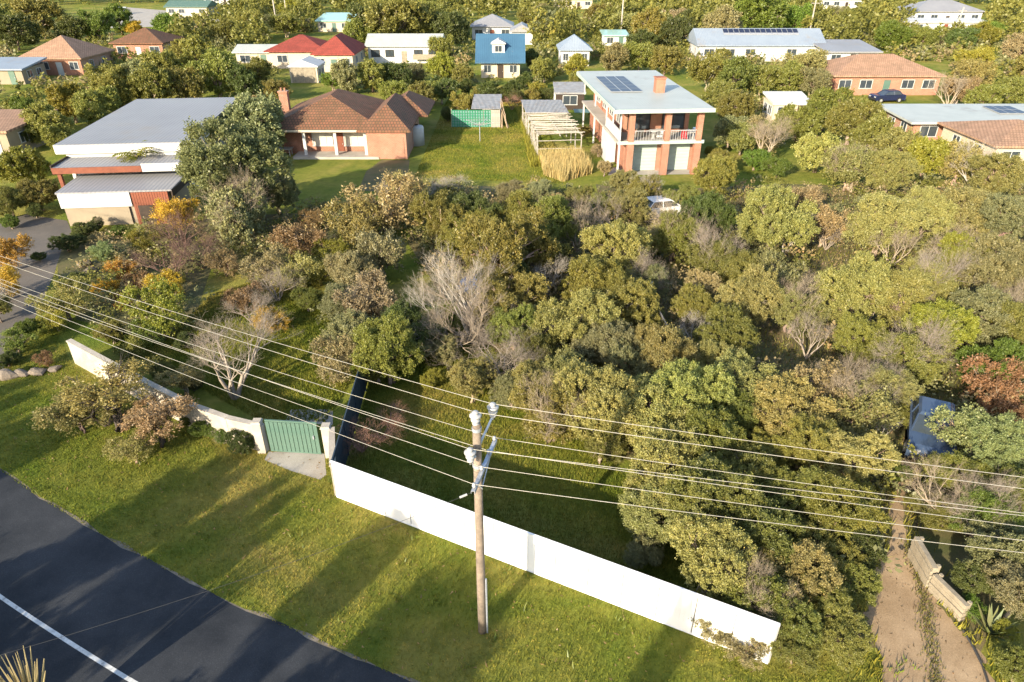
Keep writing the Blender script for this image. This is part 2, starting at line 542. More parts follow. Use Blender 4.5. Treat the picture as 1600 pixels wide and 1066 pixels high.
sheet('car_court', [at(*p) for p in ((120, 46), (290, 40), (300, 20), (180, 10))], M['concrete'], 0.004)
sheet('back_street', [(-150, 205), (-60, 215), (-60, 224), (-150, 214)], M['concrete'], 0.005)


# ------------------------------------------------------------------ plants
def unit(a):
    return a / np.maximum(np.linalg.norm(a, axis=-1, keepdims=True), 1e-9)


def crown_mesh(name, seed, nl=14, lobe=(0.22, 0.42), spread=0.66, flat=0.8, nt=520, tuft=0.13, nleaf=110, ll=0.036, lw=0.026, droop=0.0, sprig=7, core=0.42):
    """crown of radius about 1: lobes carry tufts, a tuft is a handful of sprigs, a sprig carries leaves"""
    g = np.random.default_rng(seed)
    d = unit(g.normal(size=(nl, 3)))
    d[:, 2] = d[:, 2] * 0.8 + 0.08
    c = d * g.uniform(0.55, 1.12, (nl, 1)) * spread
    c[0] = (0, 0, -0.05)
    rl = g.uniform(*lobe, nl) ** 1.0
    rl[0] = core
    c[:, 2] *= flat
    T, D = [], []
    for i in range(nl):
        k = int(nt * rl[i] ** 2 / (rl ** 2).sum() * 2.6)
        u = unit(g.normal(size=(k, 3)) + np.array([0, 0, 0.3]))
        p = c[i] + u * rl[i] * np.array([1, 1, 0.9]) * g.uniform(0.72, 1.12, (k, 1))
        keep = np.ones(k, bool)
        for j in range(nl):
            if j != i:
                keep &= np.linalg.norm((p - c[j]) / np.array([1, 1, 0.9]), axis=1) > rl[j] * 0.8
        T.append(p[keep]); D.append(unit(u[keep] + 0.25 * unit(p[keep])))
    T, D = np.concatenate(T), np.concatenate(D)
    if len(T) > nt:
        s = g.permutation(len(T))[:nt]
        T, D = T[s], D[s]
    n = len(T)
    tr = tuft * g.uniform(0.55, 1.5, n)
    tt = g.uniform(0.1, 0.9, n)
    per = max(2, nleaf // sprig)
    S = unit(D[:, None] * 1.1 + g.normal(size=(n, sprig, 3)) * 0.55 + np.array([0, 0, 0.35]))       # sprig directions
    t = np.sqrt(g.random((n, sprig, per, 1)))
    L0 = tr[:, None, None, None] * g.uniform(0.7, 1.5, (n, sprig, 1, 1))
    P = T[:, None, None] + S[:, :, None] * L0 * (t - 0.35) * 1.25 + g.normal(size=(n, sprig, per, 3)) * (tr[:, None, None, None] * 0.22)
    A = unit(S[:, :, None] * 0.9 + g.normal(size=P.shape) * 0.65)
    N = unit(D[:, None, None] * 0.7 + g.normal(size=P.shape) * 0.7 + np.array([0, 0, 0.3]))
    P, A, N = P.reshape(-1, 3), A.reshape(-1, 3), N.reshape(-1, 3)
    P[:, 2] -= droop * np.linalg.norm(P[:, :2], axis=1) ** 2
    B = unit(np.cross(N, A))
    sc_ = g.uniform(0.6, 1.35, (len(P), 1))
    L, W = A * ll * sc_ / 2, B * lw * sc_ / 2
    V = np.stack([P - L, P + W, P + L, P - W], 1).reshape(-1, 3)
    Q = np.arange(len(P) * 4).reshape(-1, 4)
    tint = np.clip(np.repeat(tt, sprig * per) * 0.6 + g.uniform(0, 0.45, len(P)) - 0.02, 0, 1)
    tint[g.random(len(P)) < 0.015] = 1.0
    me = numpy_mesh(name, V, Q, M['leaf'], tint)
    return me, c, rl


def segs_mesh(name, P0, P1, R0, R1, n, m):
    P0, P1 = np.array(P0), np.array(P1)
    R0, R1 = np.array(R0)[:, None], np.array(R1)[:, None]
    d = unit(P1 - P0)
    a = np.where(np.abs(d[:, 2:3]) < 0.9, np.array([[0, 0, 1.0]]), np.array([[1.0, 0, 0]]))
    x = unit(np.cross(d, a)); y = np.cross(d, x)
    ring = []
    for P, Rr in ((P0, R0), (P1, R1)):
        for k in range(n):
            t = 2 * math.pi * k / n
            ring.append(P + (x * math.cos(t) + y * math.sin(t)) * Rr)
    V = np.stack(ring, 1).reshape(-1, 3)
    base = (np.arange(len(P0)) * 2 * n)[:, None]
    Q = np.concatenate([base + np.array([[k, (k + 1) % n, n + (k + 1) % n, n + k]]) for k in range(n)])
    return numpy_mesh(name, V, Q, m)


def wander(p, q, rnd, k=5, amp=0.08):
    L = (q - p).length
    pts = []
    for i in range(k + 1):
        t = i / k
        o = Vector((rnd.uniform(-1, 1), rnd.uniform(-1, 1), rnd.uniform(-1, 1))) * amp * L * (0 if i == 0 else 1)
        pts.append(p.lerp(q, t) + o * (1 - 0.4 * t))
    return pts


def trunk_mesh(name, seed, c, rl, zc, stems=2, r0=0.055, n=6):
    """trunk and limbs from the ground (z = -zc) up into the lobes of a crown centred at 0"""
    rnd = random.Random(seed)
    mb = MB()
    order = sorted(range(1, len(c)), key=lambda i: c[i][0])
    for s in range(stems):
        mine = order[s::stems] if stems > 2 else order[s * len(order) // stems:(s + 1) * len(order) // stems]
        base = Vector((rnd.uniform(-.06, .06) + 0.06 * (s - (stems - 1) / 2), rnd.uniform(-.05, .05), -zc))
        tgt = Vector(np.mean([c[i] for i in mine], axis=0)) * 0.35
        fork = Vector((tgt.x, tgt.y, -zc * 0.35))
        stem = wander(base, fork, rnd, 5, 0.07)
        mb.tube(stem, [r0 * (1.15 - 0.1 * i) for i in range(6)], n)
        for i in mine:
            e = Vector(c[i]) * 1.0 + Vector((0, 0, rl[i] * 0.45))
            st = stem[rnd.choice((3, 4, 5))]
            pts = wander(st, e, rnd, 5, 0.07)
            mb.tube(pts, [r0 * k for k in (0.6, 0.5, 0.4, 0.3, 0.2, 0.1)], 5)
            for _ in range(3):
                q = Vector(c[i]) + Vector((rnd.gauss(0, 1), rnd.gauss(0, 1), rnd.gauss(0.3, 1))).normalized() * rl[i] * 0.95
                mb.tube(wander(pts[rnd.choice((2, 3, 4))], q, rnd, 3, 0.08), [r0 * k for k in (0.28, 0.2, 0.13, 0.06)], 4)
    return mb.mesh(name, M['bark'], True)


def bare_meshes(name, seed, levels=6, lean=(0, 0), spread=0.5, stems=4, kids=(2, 3), up=0.22, thin=1.0):
    """leafless tree of radius about 1: (trunk mesh, twig crown mesh), base at the origin"""
    rnd = random.Random(seed)
    tr = ([], [], [], []); tw = ([], [], [], [])

    def grow(p, d, L, r_, lev):
        k = 3 if lev < 3 else 2
        for _ in range(k):
            d = (d + Vector((rnd.gauss(0, .13), rnd.gauss(0, .13), rnd.gauss(0, .10) + 0.03))).normalized()
            q = p + d * L / k
            dst = tr if lev < 3 else tw
            dst[0].append(p[:]); dst[1].append(q[:]); dst[2].append(r_); dst[3].append(r_ * 0.86)
            r_ *= 0.86
            if lev >= 2 and rnd.random() < 0.45 and lev < levels:
                s = (d + Vector((rnd.gauss(0, .6), rnd.gauss(0, .6), rnd.gauss(0.1, .45)))).normalized()
                grow(q, s, L * 0.62, r_ * 0.6, lev + 1 if lev < levels - 1 else levels)
            p = q
        if lev < levels:
            for _ in range(rnd.randint(*kids)):
                s = (d + Vector((rnd.gauss(0, spread), rnd.gauss(0, spread), rnd.gauss(up, spread * 0.7)))).normalized()
                grow(p, s, L * rnd.uniform(0.6, 0.86), r_ * 0.72, lev + 1)

    for s in range(stems):
        a = 2 * math.pi * (s + rnd.random() * 0.6) / stems
        d = Vector((math.cos(a) * 0.55 + lean[0], math.sin(a) * 0.55 + lean[1], 1)).normalized()
        grow(Vector((0.03 * math.cos(a), 0.03 * math.sin(a), 0)), d, 0.48, 0.042 * thin, 0)
    mt = segs_mesh(name + '_trunk', *tr, 6, M['bark'])
    mw = segs_mesh(name + '_crown', *tw, 3, M['bark'])
    return mt, mw


PROTO = {}


def add_proto(key, seed, zc, stems=2, r0=0.05, **kw):
    me, c, rl = crown_mesh('crown', seed, **kw)
    PROTO[key] = (me, trunk_mesh('trunk', seed, c, rl, zc, stems, r0), zc)


near = dict(nt=530, tuft=0.105, nleaf=140, ll=0.038, lw=0.022)
add_proto('near0', 11, 1.15, 3, 0.05, nl=15, **near)
add_proto('near1', 12, 1.15, 2, 0.05, nl=20, lobe=(0.18, 0.34), spread=0.74, **near)
add_proto('near2', 13, 1.1, 3, 0.045, nl=12, lobe=(0.26, 0.46), **near)
add_proto('near3', 14, 1.2, 3, 0.05, nl=24, lobe=(0.15, 0.32), spread=0.8, droop=0.12, **near)
mid = dict(nt=430, tuft=0.125, nleaf=64, ll=0.070, lw=0.042)
add_proto('mid0', 21, 1.1, 2, 0.05, nl=14, **mid)
add_proto('mid1', 22, 1.1, 3, 0.045, nl=19, lobe=(0.18, 0.34), spread=0.74, **mid)
add_proto('mid2', 23, 1.1, 3, 0.05, nl=12, lobe=(0.26, 0.46), **mid)
add_proto('mid3', 24, 1.2, 3, 0.045, nl=22, lobe=(0.15, 0.32), spread=0.8, droop=0.1, **mid)
moon = dict(nt=500, tuft=0.10, nleaf=150, ll=0.035, lw=0.021)
add_proto('moon0', 15, 1.1, 3, 0.055, nl=17, lobe=(0.18, 0.32), spread=0.82, core=0.25, **moon)
add_proto('moon1', 16, 1.1, 3, 0.055, nl=21, lobe=(0.15, 0.3), spread=0.84, core=0.25, **moon)
airy = dict(nt=250, tuft=0.17, nleaf=42, ll=0.066, lw=0.036, sprig=6)
add_proto('airy0', 31, 1.0, 4, 0.035, nl=18, lobe=(0.15, 0.34), spread=0.78, core=0.3, **airy)
add_proto('airy1', 32, 1.0, 3, 0.035, nl=22, lobe=(0.12, 0.3), spread=0.82, core=0.3, **airy)
far = dict(nt=280, tuft=0.15, nleaf=65, ll=0.07, lw=0.045, sprig=5)
add_proto('far0', 41, 1.0, 1, 0.05, nl=13, **far)
add_proto('far1', 42, 1.0, 2, 0.05, nl=18, lobe=(0.18, 0.34), spread=0.74, **far)
add_proto('far2', 43, 1.0, 2, 0.045, nl=11, lobe=(0.26, 0.46), flat=0.95, **far)
BARE = {
    'bare0': bare_meshes('bare_a', 51, 6, (-0.45, -0.05), 0.42, 4),
    'bare1': bare_meshes('bare_b', 52, 6, (0, 0), 0.55, 5),
    'bare3': bare_meshes('bare_d', 54, 4, (0.5, 0), 0.5, 2, (2, 3), 0.2, 1.5),
    'bare2': bare_meshes('bare_c', 53, 5, (0, 0), 0.6, 7, (2, 4), 0.1, 0.6),
}

COLOURS = {
    'olive': (0.200, 0.196, 0.046), 'dark green': (0.095, 0.115, 0.030), 'grey-green': (0.225, 0.222, 0.098),
    'yellow-green': (0.25, 0.235, 0.036), 'bright green': (0.135, 0.185, 0.030), 'silver-green': (0.19, 0.205, 0.085),
    'golden': (0.46, 0.30, 0.035), 'orange': (0.40, 0.22, 0.045), 'russet': (0.25, 0.15, 0.075), 'tan': (0.30, 0.235, 0.115),
    'pale olive': (0.285, 0.265, 0.085), 'straw': (0.50, 0.40, 0.18),
}
TWIG = {'grey-brown': (0.30, 0.25, 0.20), 'pale': (0.34, 0.275, 0.20), 'dark': (0.05, 0.04, 0.034), 'purple-brown': (0.17, 0.105, 0.085), 'red-brown': (0.30, 0.17, 0.12), 'silver': (0.40, 0.36, 0.31)}
tree_pts = []
prnd = random.Random(99)


def jit(c, k=0.18):
    f = 1 + prnd.uniform(-k, k)
    return tuple(max(0, x * f * (1 + prnd.uniform(-k * .5, k * .5))) for x in c) + (1,)


def plant(name, label, cat, key, p, rad, colour, zs=0.9, lift=None, group=None, bark=(0.26, 0.20, 0.15), rz=None):
    """a leafy tree standing at p: crown radius rad, lift = ground to crown centre in crown radii"""
    me, tm, zc = PROTO[key]
    root = thing(name, label, cat, (p.x, p.y, 0), rz if rz is not None else prnd.uniform(0, 6.28), group)
    lift = (lift if lift is not None else 0.85)
    o = link('crown', me, root, (0, 0, lift * rad)); o.scale = (rad * prnd.uniform(.88, 1.14), rad * prnd.uniform(.88, 1.14), rad * zs); o.color = jit(COLOURS[colour])
    t = link('trunk', tm, root, (0, 0, lift * rad)); t.scale = (rad, rad, rad * lift / zc); t.color = jit(bark)
    if name != 'spreading_tree' and depth_of(p) < 66 and key[:4] not in ('airy', 'moon') and prnd.random() < (0.12 if depth_of(p) < 36 else 0.24) and p.y > 10:
        d = link('dead_limb', BARE[prnd.choice(('bare1', 'bare2'))][1], root)
        d.scale = (rad * 0.98, rad * 0.98, rad * (lift + zs * 0.62) / (1.15 if d.data is BARE['bare1'][1] else 0.95)); d.rotation_euler = (0, 0, prnd.uniform(0, 6.28))
        d.color = (*TWIG[prnd.choice(('pale', 'silver', 'grey-brown'))], 1)
    tree_pts.append((p.x, p.y, rad))
    return root


def bare(name, label, cat, key, p, rad, colour, zs=1.0, rz=0.0, group=None):
    mt, mw = BARE[key]
    root = thing(name, label, cat, (p.x, p.y, 0), rz, group)
    for nm, me in (('trunk', mt), ('crown', mw)):
        o = link(nm, me, root); o.scale = (rad, rad, rad * zs); o.color = (*TWIG[colour], 1)
    tree_pts.append((p.x, p.y, rad))
    return root


def lod(d, fam=''):
    if fam == 'airy':
        return prnd.choice(('airy0', 'airy1'))
    if d < 58:
        return prnd.choice(('near0', 'near1', 'near2', 'near3'))
    if d < 82:
        return prnd.choice(('mid0', 'mid1', 'mid2', 'mid3'))
    return prnd.choice(('far0', 'far1', 'far2'))


def leafy(u, v, r, colour, label, name='tree', cat='tree', lift=0.85, zs=0.9, fam='', key=None, bark=(0.26, 0.20, 0.15)):
    """crown centre shows at pixel u, v with radius r pixels"""
    z = 2.0
    for _ in range(6):
        p = at(u, v, z)
        rad = r * depth_of(p) / FPX
        z = lift * rad
    p = at(u, v, z)
    return plant(name, label, cat, key or lod(depth_of(p), fam), p, rad, colour, zs, lift, None, bark)


def leafless(u, v, r, colour, label, key, name='bare_tree', cat='tree', zs=1.0, rz=0.0):
    """stem foot shows at pixel u, v; r = crown radius in pixels"""
    p = at(u, v)
    return bare(name, label, cat, key, p, r * depth_of(p) / FPX, colour, zs, rz)

# ------------------------------------------------------------------ buildings: shared pieces
def window(parent, x, z, wd, h, y=0.0, face='front', frame='white', pane='glass', bars=1, name='window'):
    """frame proud of the wall, pane set back inside it; face: which way it looks in the parent's frame"""
    m = Matrix.Translation((x, y, z))
    if face == 'left':
        m = m @ Matrix.Rotation(-math.pi / 2, 4, 'Z')
    elif face == 'right':
        m = m @ Matrix.Rotation(math.pi / 2, 4, 'Z')
    t = 0.07
    f = MB()
    f.box((0, -0.03, h / 2 - t / 2), (wd, 0.08, t), m=m).box((0, -0.045, -h / 2 + t / 2), (wd + 0.08, 0.12, t), m=m)
    f.box((-wd / 2 + t / 2, -0.03, 0), (t, 0.08, h - 2 * t), m=m).box((wd / 2 - t / 2, -0.03, 0), (t, 0.08, h - 2 * t), m=m)
    for i in range(bars):
        f.box((-wd / 2 + wd * (i + 1) / (bars + 1), -0.03, 0), (0.05, 0.06, h - 2 * t), m=m)
    fo = f.build(name, M[frame], parent)
    MB().box((0, -0.012, 0), (wd - 2 * t, 0.02, h - 2 * t), m=m).build('pane', M[pane], fo)
    return fo


def door(parent, x, wd=0.95, h=2.05, y=0.0, m_='rust_timber', z0=0.0):
    d = MB().box((x, y - 0.03, z0 + h / 2), (wd, 0.08, h)).build('door', M[m_], parent)
    MB().box((x + wd * 0.38, y - 0.09, z0 + h * 0.48), (0.1, 0.05, 0.05)).build('handle', M['alu'], d)
    return d


def hip(x0, x1, y0, y1, e, r_, over=0.5, inset=None, thick=0.18, gable=False, axis=None):
    """hip or gable roof with an eave board, as one closed mesh"""
    x0, x1, y0, y1 = x0 - over, x1 + over, y0 - over, y1 + over
    wx, wy = x1 - x0, y1 - y0
    axis = axis or ('x' if wx >= wy else 'y')
    k = 0.0 if gable else (inset if inset is not None else min(wx, wy) / 2)
    if axis == 'x':
        ra, rb = (x0 + k, (y0 + y1) / 2, r_), (x1 - k, (y0 + y1) / 2, r_)
    else:
        ra, rb = ((x0 + x1) / 2, y0 + k, r_), ((x0 + x1) / 2, y1 - k, r_)
    v = [(x0, y0, e - thick), (x1, y0, e - thick), (x1, y1, e - thick), (x0, y1, e - thick),
         (x0, y0, e), (x1, y0, e), (x1, y1, e), (x0, y1, e), ra, rb]
    f = [(3, 2, 1, 0), (0, 1, 5, 4), (1, 2, 6, 5), (2, 3, 7, 6), (3, 0, 4, 7)]
    if axis == 'x':
        f += [(4, 5, 9, 8), (5, 6, 9), (6, 7, 8, 9), (7, 4, 8)]
    else:
        f += [(4, 5, 8), (5, 6, 9, 8), (6, 7, 9), (7, 4, 8, 9)]
    return MB().solid(v, f)


def slab(x0, x1, y0, y1, z0, z1, thick=0.22):
    """flat or single-pitch roof: z0 at the front edge, z1 at the back"""
    v = [(x0, y0, z0 - thick), (x1, y0, z0 - thick), (x1, y1, z1 - thick), (x0, y1, z1 - thick),
         (x0, y0, z0), (x1, y0, z0), (x1, y1, z1), (x0, y1, z1)]
    return MB().solid(v, [(3, 2, 1, 0), (4, 5, 6, 7), (0, 1, 5, 4), (1, 2, 6, 5), (2, 3, 7, 6), (3, 0, 4, 7)])


def solar(parent, x0, y0, nx, ny, zf, pw=1.0, pl=1.65, gap=0.05, slope=0.0):
    """solar panels one by one; zf(x, y) = roof height"""
    for i in range(nx):
        for j in range(ny):
            cx, cy_ = x0 + i * (pw + gap) + pw / 2, y0 + j * (pl + gap) + pl / 2
            a, b = zf(cx, cy_ - pl / 2) + 0.1, zf(cx, cy_ + pl / 2) + 0.1
            p = slab(cx - pw / 2, cx + pw / 2, cy_ - pl / 2, cy_ + pl / 2, a, b, 0.05).build('solar_panel', M['alu'], parent)
            slab(cx - pw / 2 + .03, cx + pw / 2 - .03, cy_ - pl / 2 + .03, cy_ + pl / 2 - .03, a + .006, b + .006, 0.02).build('cell_sheet', M['solar'], p)


def simple_house(name, label, u1, u2, v, deep, eave, ridge, roof, wall, kind='hip', wins=2, rz=0.0, chim=None, over=0.5, axis=None, frame='white', cat='house', dr=True):
    """front foot of the wall runs from pixel u1 to u2 on row v"""
    a, b = at(u1, v), at(u2, v)
    c = (a + b) / 2
    wd = (b - a).length
    root = thing(name, label, cat, c, rz)
    MB().box((0, deep / 2, (eave - 0.1) / 2), (wd, deep, eave - 0.1)).build('wall', M[wall], root)
    if kind == 'slab':
        rf = slab(-wd / 2 - over, wd / 2 + over, -over, deep + over, eave, ridge).build('roof', M[roof], root)
    else:
        rf = hip(-wd / 2, wd / 2, 0, deep, eave, ridge, over, gable=(kind == 'gable'), axis=axis).build('roof', M[roof], root)
        if kind == 'gable':
            ax = axis or ('x' if wd >= deep else 'y')
            mb = MB()
            if ax == 'x':
                for sx in (-1, 1):
                    x = sx * wd / 2
                    mb.solid([(x - .05, 0, eave - .15), (x - .05, deep, eave - .15), (x - .05, deep / 2, ridge - .2), (x + .05, 0, eave - .15), (x + .05, deep, eave - .15), (x + .05, deep / 2, ridge - .2)],
                             [(0, 2, 1), (3, 4, 5), (0, 1, 4, 3), (1, 2, 5, 4), (2, 0, 3, 5)])
            else:
                mb.solid([(-wd / 2, -.05, eave - .15), (wd / 2, -.05, eave - .15), (0, -.05, ridge - .2), (-wd / 2, .05, eave - .15), (wd / 2, .05, eave - .15), (0, .05, ridge - .2)],
                         [(0, 1, 2), (5, 4, 3), (0, 3, 4, 1), (1, 4, 5, 2), (2, 5, 3, 0)])
            mb.build('gable_wall', M[wall], root)
    dr_m = ('dark_timber', 'white', 'rust_timber', 'sleeper', 'teal')[len(name) % 5]
    n = wins + (1 if dr else 0)
    for i in range(n):
        x = -wd / 2 + wd * (i + 0.5) / n
        if dr and i == n // 2:
            door(root, x, m_=dr_m)
        else:
            window(root, x, eave * 0.56, min(1.9, wd / n * 0.6), 1.2, 0, frame=frame)
    for sy in (0.3, 0.7):
        window(root, -wd / 2, eave * 0.56, 1.3, 1.1, deep * sy, 'left', frame=frame)
        window(root, wd / 2, eave * 0.56, 1.3, 1.1, deep * sy, 'right', frame=frame)
    if chim:
        ch = MB().box((chim[0], chim[1], ridge - 0.1), (0.7, 0.7, 2.0)).box((chim[0], chim[1], ridge + 0.95), (0.86, 0.86, 0.14)).build('chimney', M['brick'], rf)
    return root


# ------------------------------------------------------------------ white front fence
FA, FB = at(517, 720, 1.8), at(1218, 975, 1.8)
FA.z = FB.z = 0
FDIR = (FB - FA).normalized()
FL = (FB - FA).length
fence = thing('front_fence', 'long white painted panel fence along the street side of the bushy block', 'fence', FA, math.atan2(FDIR.y, FDIR.x))
NP = 14
pw_ = FL / NP
panel_me = MB()
k = 8
for i in range(k):                                         # shallow ribs of a steel infill sheet
    x0 = 0.018 + (pw_ - 0.036) * i / k; x1 = 0.018 + (pw_ - 0.036) * (i + 1) / k
    y = 0.0 if i % 2 else -0.005
    panel_me.box(((x0 + x1) / 2, y, 0.90), (x1 - x0 - 0.0015, 0.025, 1.66))
panel_me = panel_me.mesh('fence_panel', M['fence_white'])
for i in range(NP):
    link('fence_panel', panel_me, fence, (i * pw_, 0, 0))
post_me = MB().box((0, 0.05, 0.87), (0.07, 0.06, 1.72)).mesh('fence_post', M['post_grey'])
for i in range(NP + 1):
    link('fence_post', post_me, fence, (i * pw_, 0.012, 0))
MB().box((FL / 2, 0.0, 1.76), (FL + 0.04, 0.07, 0.07)).build('top_rail', M['fence_white'], fence)
MB().box((FL / 2, 0.0, 0.045), (FL, 0.05, 0.06)).build('bottom_rail', M['fence_white'], fence)

def side_fence(name, label, p, q, h, mt, pl=2.4, kind='panel'):
    d = q - p
    n = max(1, int(round(d.length / pl)))
    L = d.length / n
    root = thing(name, label, 'fence', p, math.atan2(d.y, d.x))
    me = MB()
    kk = 12
    for i in range(kk):
        me.box((L * (i + .5) / kk, 0.006 * (i % 2), h / 2), (L / kk - .004, 0.02, h - 0.08))
    me = me.mesh('fence_panel', M[mt])
    pm = MB().box((0, 0, h / 2), (0.08, 0.08, h)).mesh('fence_post', M[mt])
    rm = MB().box((L / 2, 0, h - 0.03), (L - .08, 0.05, 0.06)).mesh('fence_rail', M[mt])
    for i in range(n):
        link('fence_panel', me, root, (i * L, 0, 0)); link('fence_post', pm, root, (i * L, 0, 0)); link('fence_rail', rm, root, (i * L, 0, 0.002))
    link('fence_post', pm, root, (d.length, 0, 0))
    return root


side_fence('side_fence', 'dark slate steel fence running back from the white fence beside the red twiggy shrub', FA + Vector((0.0, 0.12, 0)), Vector((-7.1, 29.5, 0)), 1.75, 'dark_fence')
side_fence('paling_fence', 'weathered grey paling fence half hidden among the trees beside the thicket', Vector((8.0, 31.0, 0)), Vector((7.2, 45.4, 0)), 1.5, 'grey_fence')
# ------------------------------------------------------------------ neighbour's wall and gate
wl_top = [at(u, v, 1.35) for u, v in ((107, 531), (172, 566), (240, 602), (300, 632), (355, 652), (410, 665))]
wall = thing('masonry_wall', 'stained cream masonry wall along the verge behind the leaning tree', 'wall', (wl_top[0].x, wl_top[0].y, 0))
o = wl_top[0]
for i in range(len(wl_top) - 1):
    p, q = wl_top[i] - o, wl_top[i + 1] - o
    a = math.atan2(q.y - p.y, q.x - p.x); L = (q - p).length; c = (p + q) / 2
    MB().box((c.x, c.y, 0.64), (L - 0.004, 0.2, 1.28), a).build('wall_bay', M['cream_wall'], wall)
    MB().box((c.x, c.y, 1.32), (L - 0.004, 0.27, 0.08), a).build('coping', M['cream_wall'], wall)
GA, GB = at(424, 706), at(503, 711)
for nm, lab, p in (('gate_pillar', 'square cream pillar at the masonry wall end of the teal gate', GA + Vector((-.35, 0.05, 0))), ('gate_pillar', 'square cream pillar between the teal gate and the white fence', GB + Vector((.38, -.05, 0)))):
    t = thing(nm, lab, 'pillar', p)
    MB().box((0, 0, 0.76), (0.34, 0.34, 1.52)).build('shaft', M['cream_wall'], t)
    MB().box((0, 0, 1.56), (0.41, 0.41, 0.08), 0, (0.8, 0.8)).build('cap', M['cream_wall'], t)
d = GB - GA
gate = thing('drive_gate', 'teal ribbed steel gate closing the concrete drive', 'gate', GA, math.atan2(d.y, d.x))
n = 12
rib = MB().box((d.length / n / 2, -0.01, 0.84), (d.length / n - 0.025, 0.035, 1.5)).mesh('rib_sheet', M['teal'])
for i in range(n):
    link('rib_sheet', rib, gate, (i * d.length / n, 0, 0))
MB().box((d.length / 2, 0.02, 1.63), (d.length, 0.06, 0.07)).box((d.length / 2, 0.02, 0.07), (d.length, 0.06, 0.06)).build('gate_frame', M['teal'], gate)
MB().box((d.length - 0.2, -0.06, 0.95), (0.05, 0.06, 0.16)).build('latch', M['galv'], gate)
wl2 = FA - (GB + Vector((.6, -.05, 0)))
p = GB + Vector((.62, -.07, 0))
rw = thing('short_wall', 'short cream wall stub joining the gate pillar to the white fence corner', 'wall', p, math.atan2(wl2.y, wl2.x))
MB().box((wl2.length / 2 - .05, 0, 0.72), (wl2.length - .12, 0.18, 1.44)).build('wall_bay', M['cream_wall'], rw)
MB().box((wl2.length / 2 - .05, 0, 1.48), (wl2.length - .12, 0.24, 0.07)).build('coping', M['cream_wall'], rw)

# ------------------------------------------------------------------ power pole and its wires
PB = at(754, 986)
pole = thing('power_pole', 'tall timber power pole standing on the verge before the white fence', 'pole', PB)
H = 8.0
MB().tube([(0, 0, -0.3), (0, 0, 2), (0.01, 0, 5), (0.02, 0, H)], [0.135, 0.13, 0.12, 0.11], 14).build('shaft', M['pole_wood'], pole, True)
INS = [(0.0, 0.15), (0.045, 0.16), (0.055, 0.10)]


def insulator(parent, p):
    prof = [(0.04, -0.30), (0.05, -0.2), (0.11, -0.19), (0.115, -0.15), (0.06, -0.13), (0.06, -0.09), (0.15, -0.07), (0.155, -0.03), (0.075, 0.0), (0.075, 0.04), (0.19, 0.06), (0.2, 0.10), (0.16, 0.13),
            (0.08, 0.14), (0.10, 0.15), (0.10, 0.20), (0.05, 0.225), (0.0, 0.225)]
    prof = [(a_ * 0.8, b_) for a_, b_ in prof]
    return MB().lathe(prof, 14, p).build('insulator', M['porcelain'], parent, True)


arm_dir = Vector((0.24, 0.97, 0)).normalized()
i2 = Vector((0.0, 0.0, H + 0.16)); insulator(pole, i2)
i1 = Vector((0.42, 0.55, H + 0.02)); insulator(pole, i1)
i4 = Vector((-0.14, -0.36, H - 0.72)); insulator(pole, i4)
MB().tube([(0.08, 0.08, H - 0.75), (0.16, 0.2, H - 0.6), (0.4, 0.52, H - 0.2), tuple(i1 + Vector((0, 0, -.14)))], 0.035, 6).build('bracket', M['galv'], pole)
MB().tube([(-0.03, -0.12, H - 0.95), (-0.12, -0.33, H - 0.93), tuple(i4 + Vector((0, 0, -.14)))], 0.035, 6).build('bracket', M['galv'], pole)
MB().lathe([(0.112, -0.12), (0.126, -0.12), (0.126, -0.02), (0.112, -0.02)], 14, (0.02, 0, H - 0.1)).build('pole_band', M['galv'], pole)
MB().lathe([(0.118, -0.05), (0.13, -0.05), (0.13, 0.05), (0.118, 0.05)], 14, (0.01, 0, H - 1.35)).build('pole_band', M['galv'], pole)
AZ = 6.62
side = Vector((arm_dir.y, -arm_dir.x, 0)) * 0.19
ac = Vector((0.01, 0.12, AZ)) + side
arm_rz = math.atan2(arm_dir.y, arm_dir.x)
arm = MB()
m_ = Matrix.Translation(ac) @ Matrix.Rotation(arm_rz, 4, 'Z')
arm.box((0, 0, 0), (2.15, 0.1, 0.014), m=m_).box((0, 0.048, -0.045), (2.15, 0.012, 0.08), m=m_).box((0, -0.048, -0.045), (2.15, 0.012, 0.08), m=m_)
arm_o = arm.build('crossarm', M['galv'], pole)
arm_pts = []
for s in (0.98, 0.40, -0.28, -0.96):
    p = ac + arm_dir * s
    MB().lathe([(0.02, 0), (0.022, 0.05), (0.05, 0.055), (0.055, 0.1), (0.03, 0.11), (0.045, 0.125), (0.045, 0.16), (0.0, 0.17)], 10, p).build('pin_insulator', M['porcelain'], arm_o, True)
    arm_pts.append(p + Vector((0, 0, 0.13)))
MB().tube([tuple(ac + arm_dir * 0.7 + Vector((0, 0, -.08))), (0.12, 0.02, AZ - 0.75)], 0.018, 5).build('arm_brace', M['galv'], pole)
MB().tube([tuple(ac + arm_dir * -0.7 + Vector((0, 0, -.08))), (0.12, -0.05, AZ - 0.75)], 0.018, 5).build('arm_brace', M['galv'], pole)
MB().tube([(0.15, -0.06, 0), (0.155, -0.06, 2.4)], 0.03, 6).build('cable_guard', M['galv'], pole)

# wires: the point each crosses the frame edge fixes its direction; all end at poles beyond the frame
att = [i1 + Vector((0, 0, .19)), i2 + Vector((0, 0, .19)), arm_pts[0], i4 + Vector((0, 0, .19)), arm_pts[1], arm_pts[2], arm_pts[3]]
left_v = [400, 409, 436, 442, 449, 459, 467]
right_v = [746, 764, 802, 806, 823, 845, 864]
names = ['top bracket insulator', 'pole top insulator', 'far tip of the steel crossarm', 'low side insulator', 'second pin of the crossarm from its far tip',
         'third pin of the crossarm from its far tip', 'near tip of the steel crossarm']


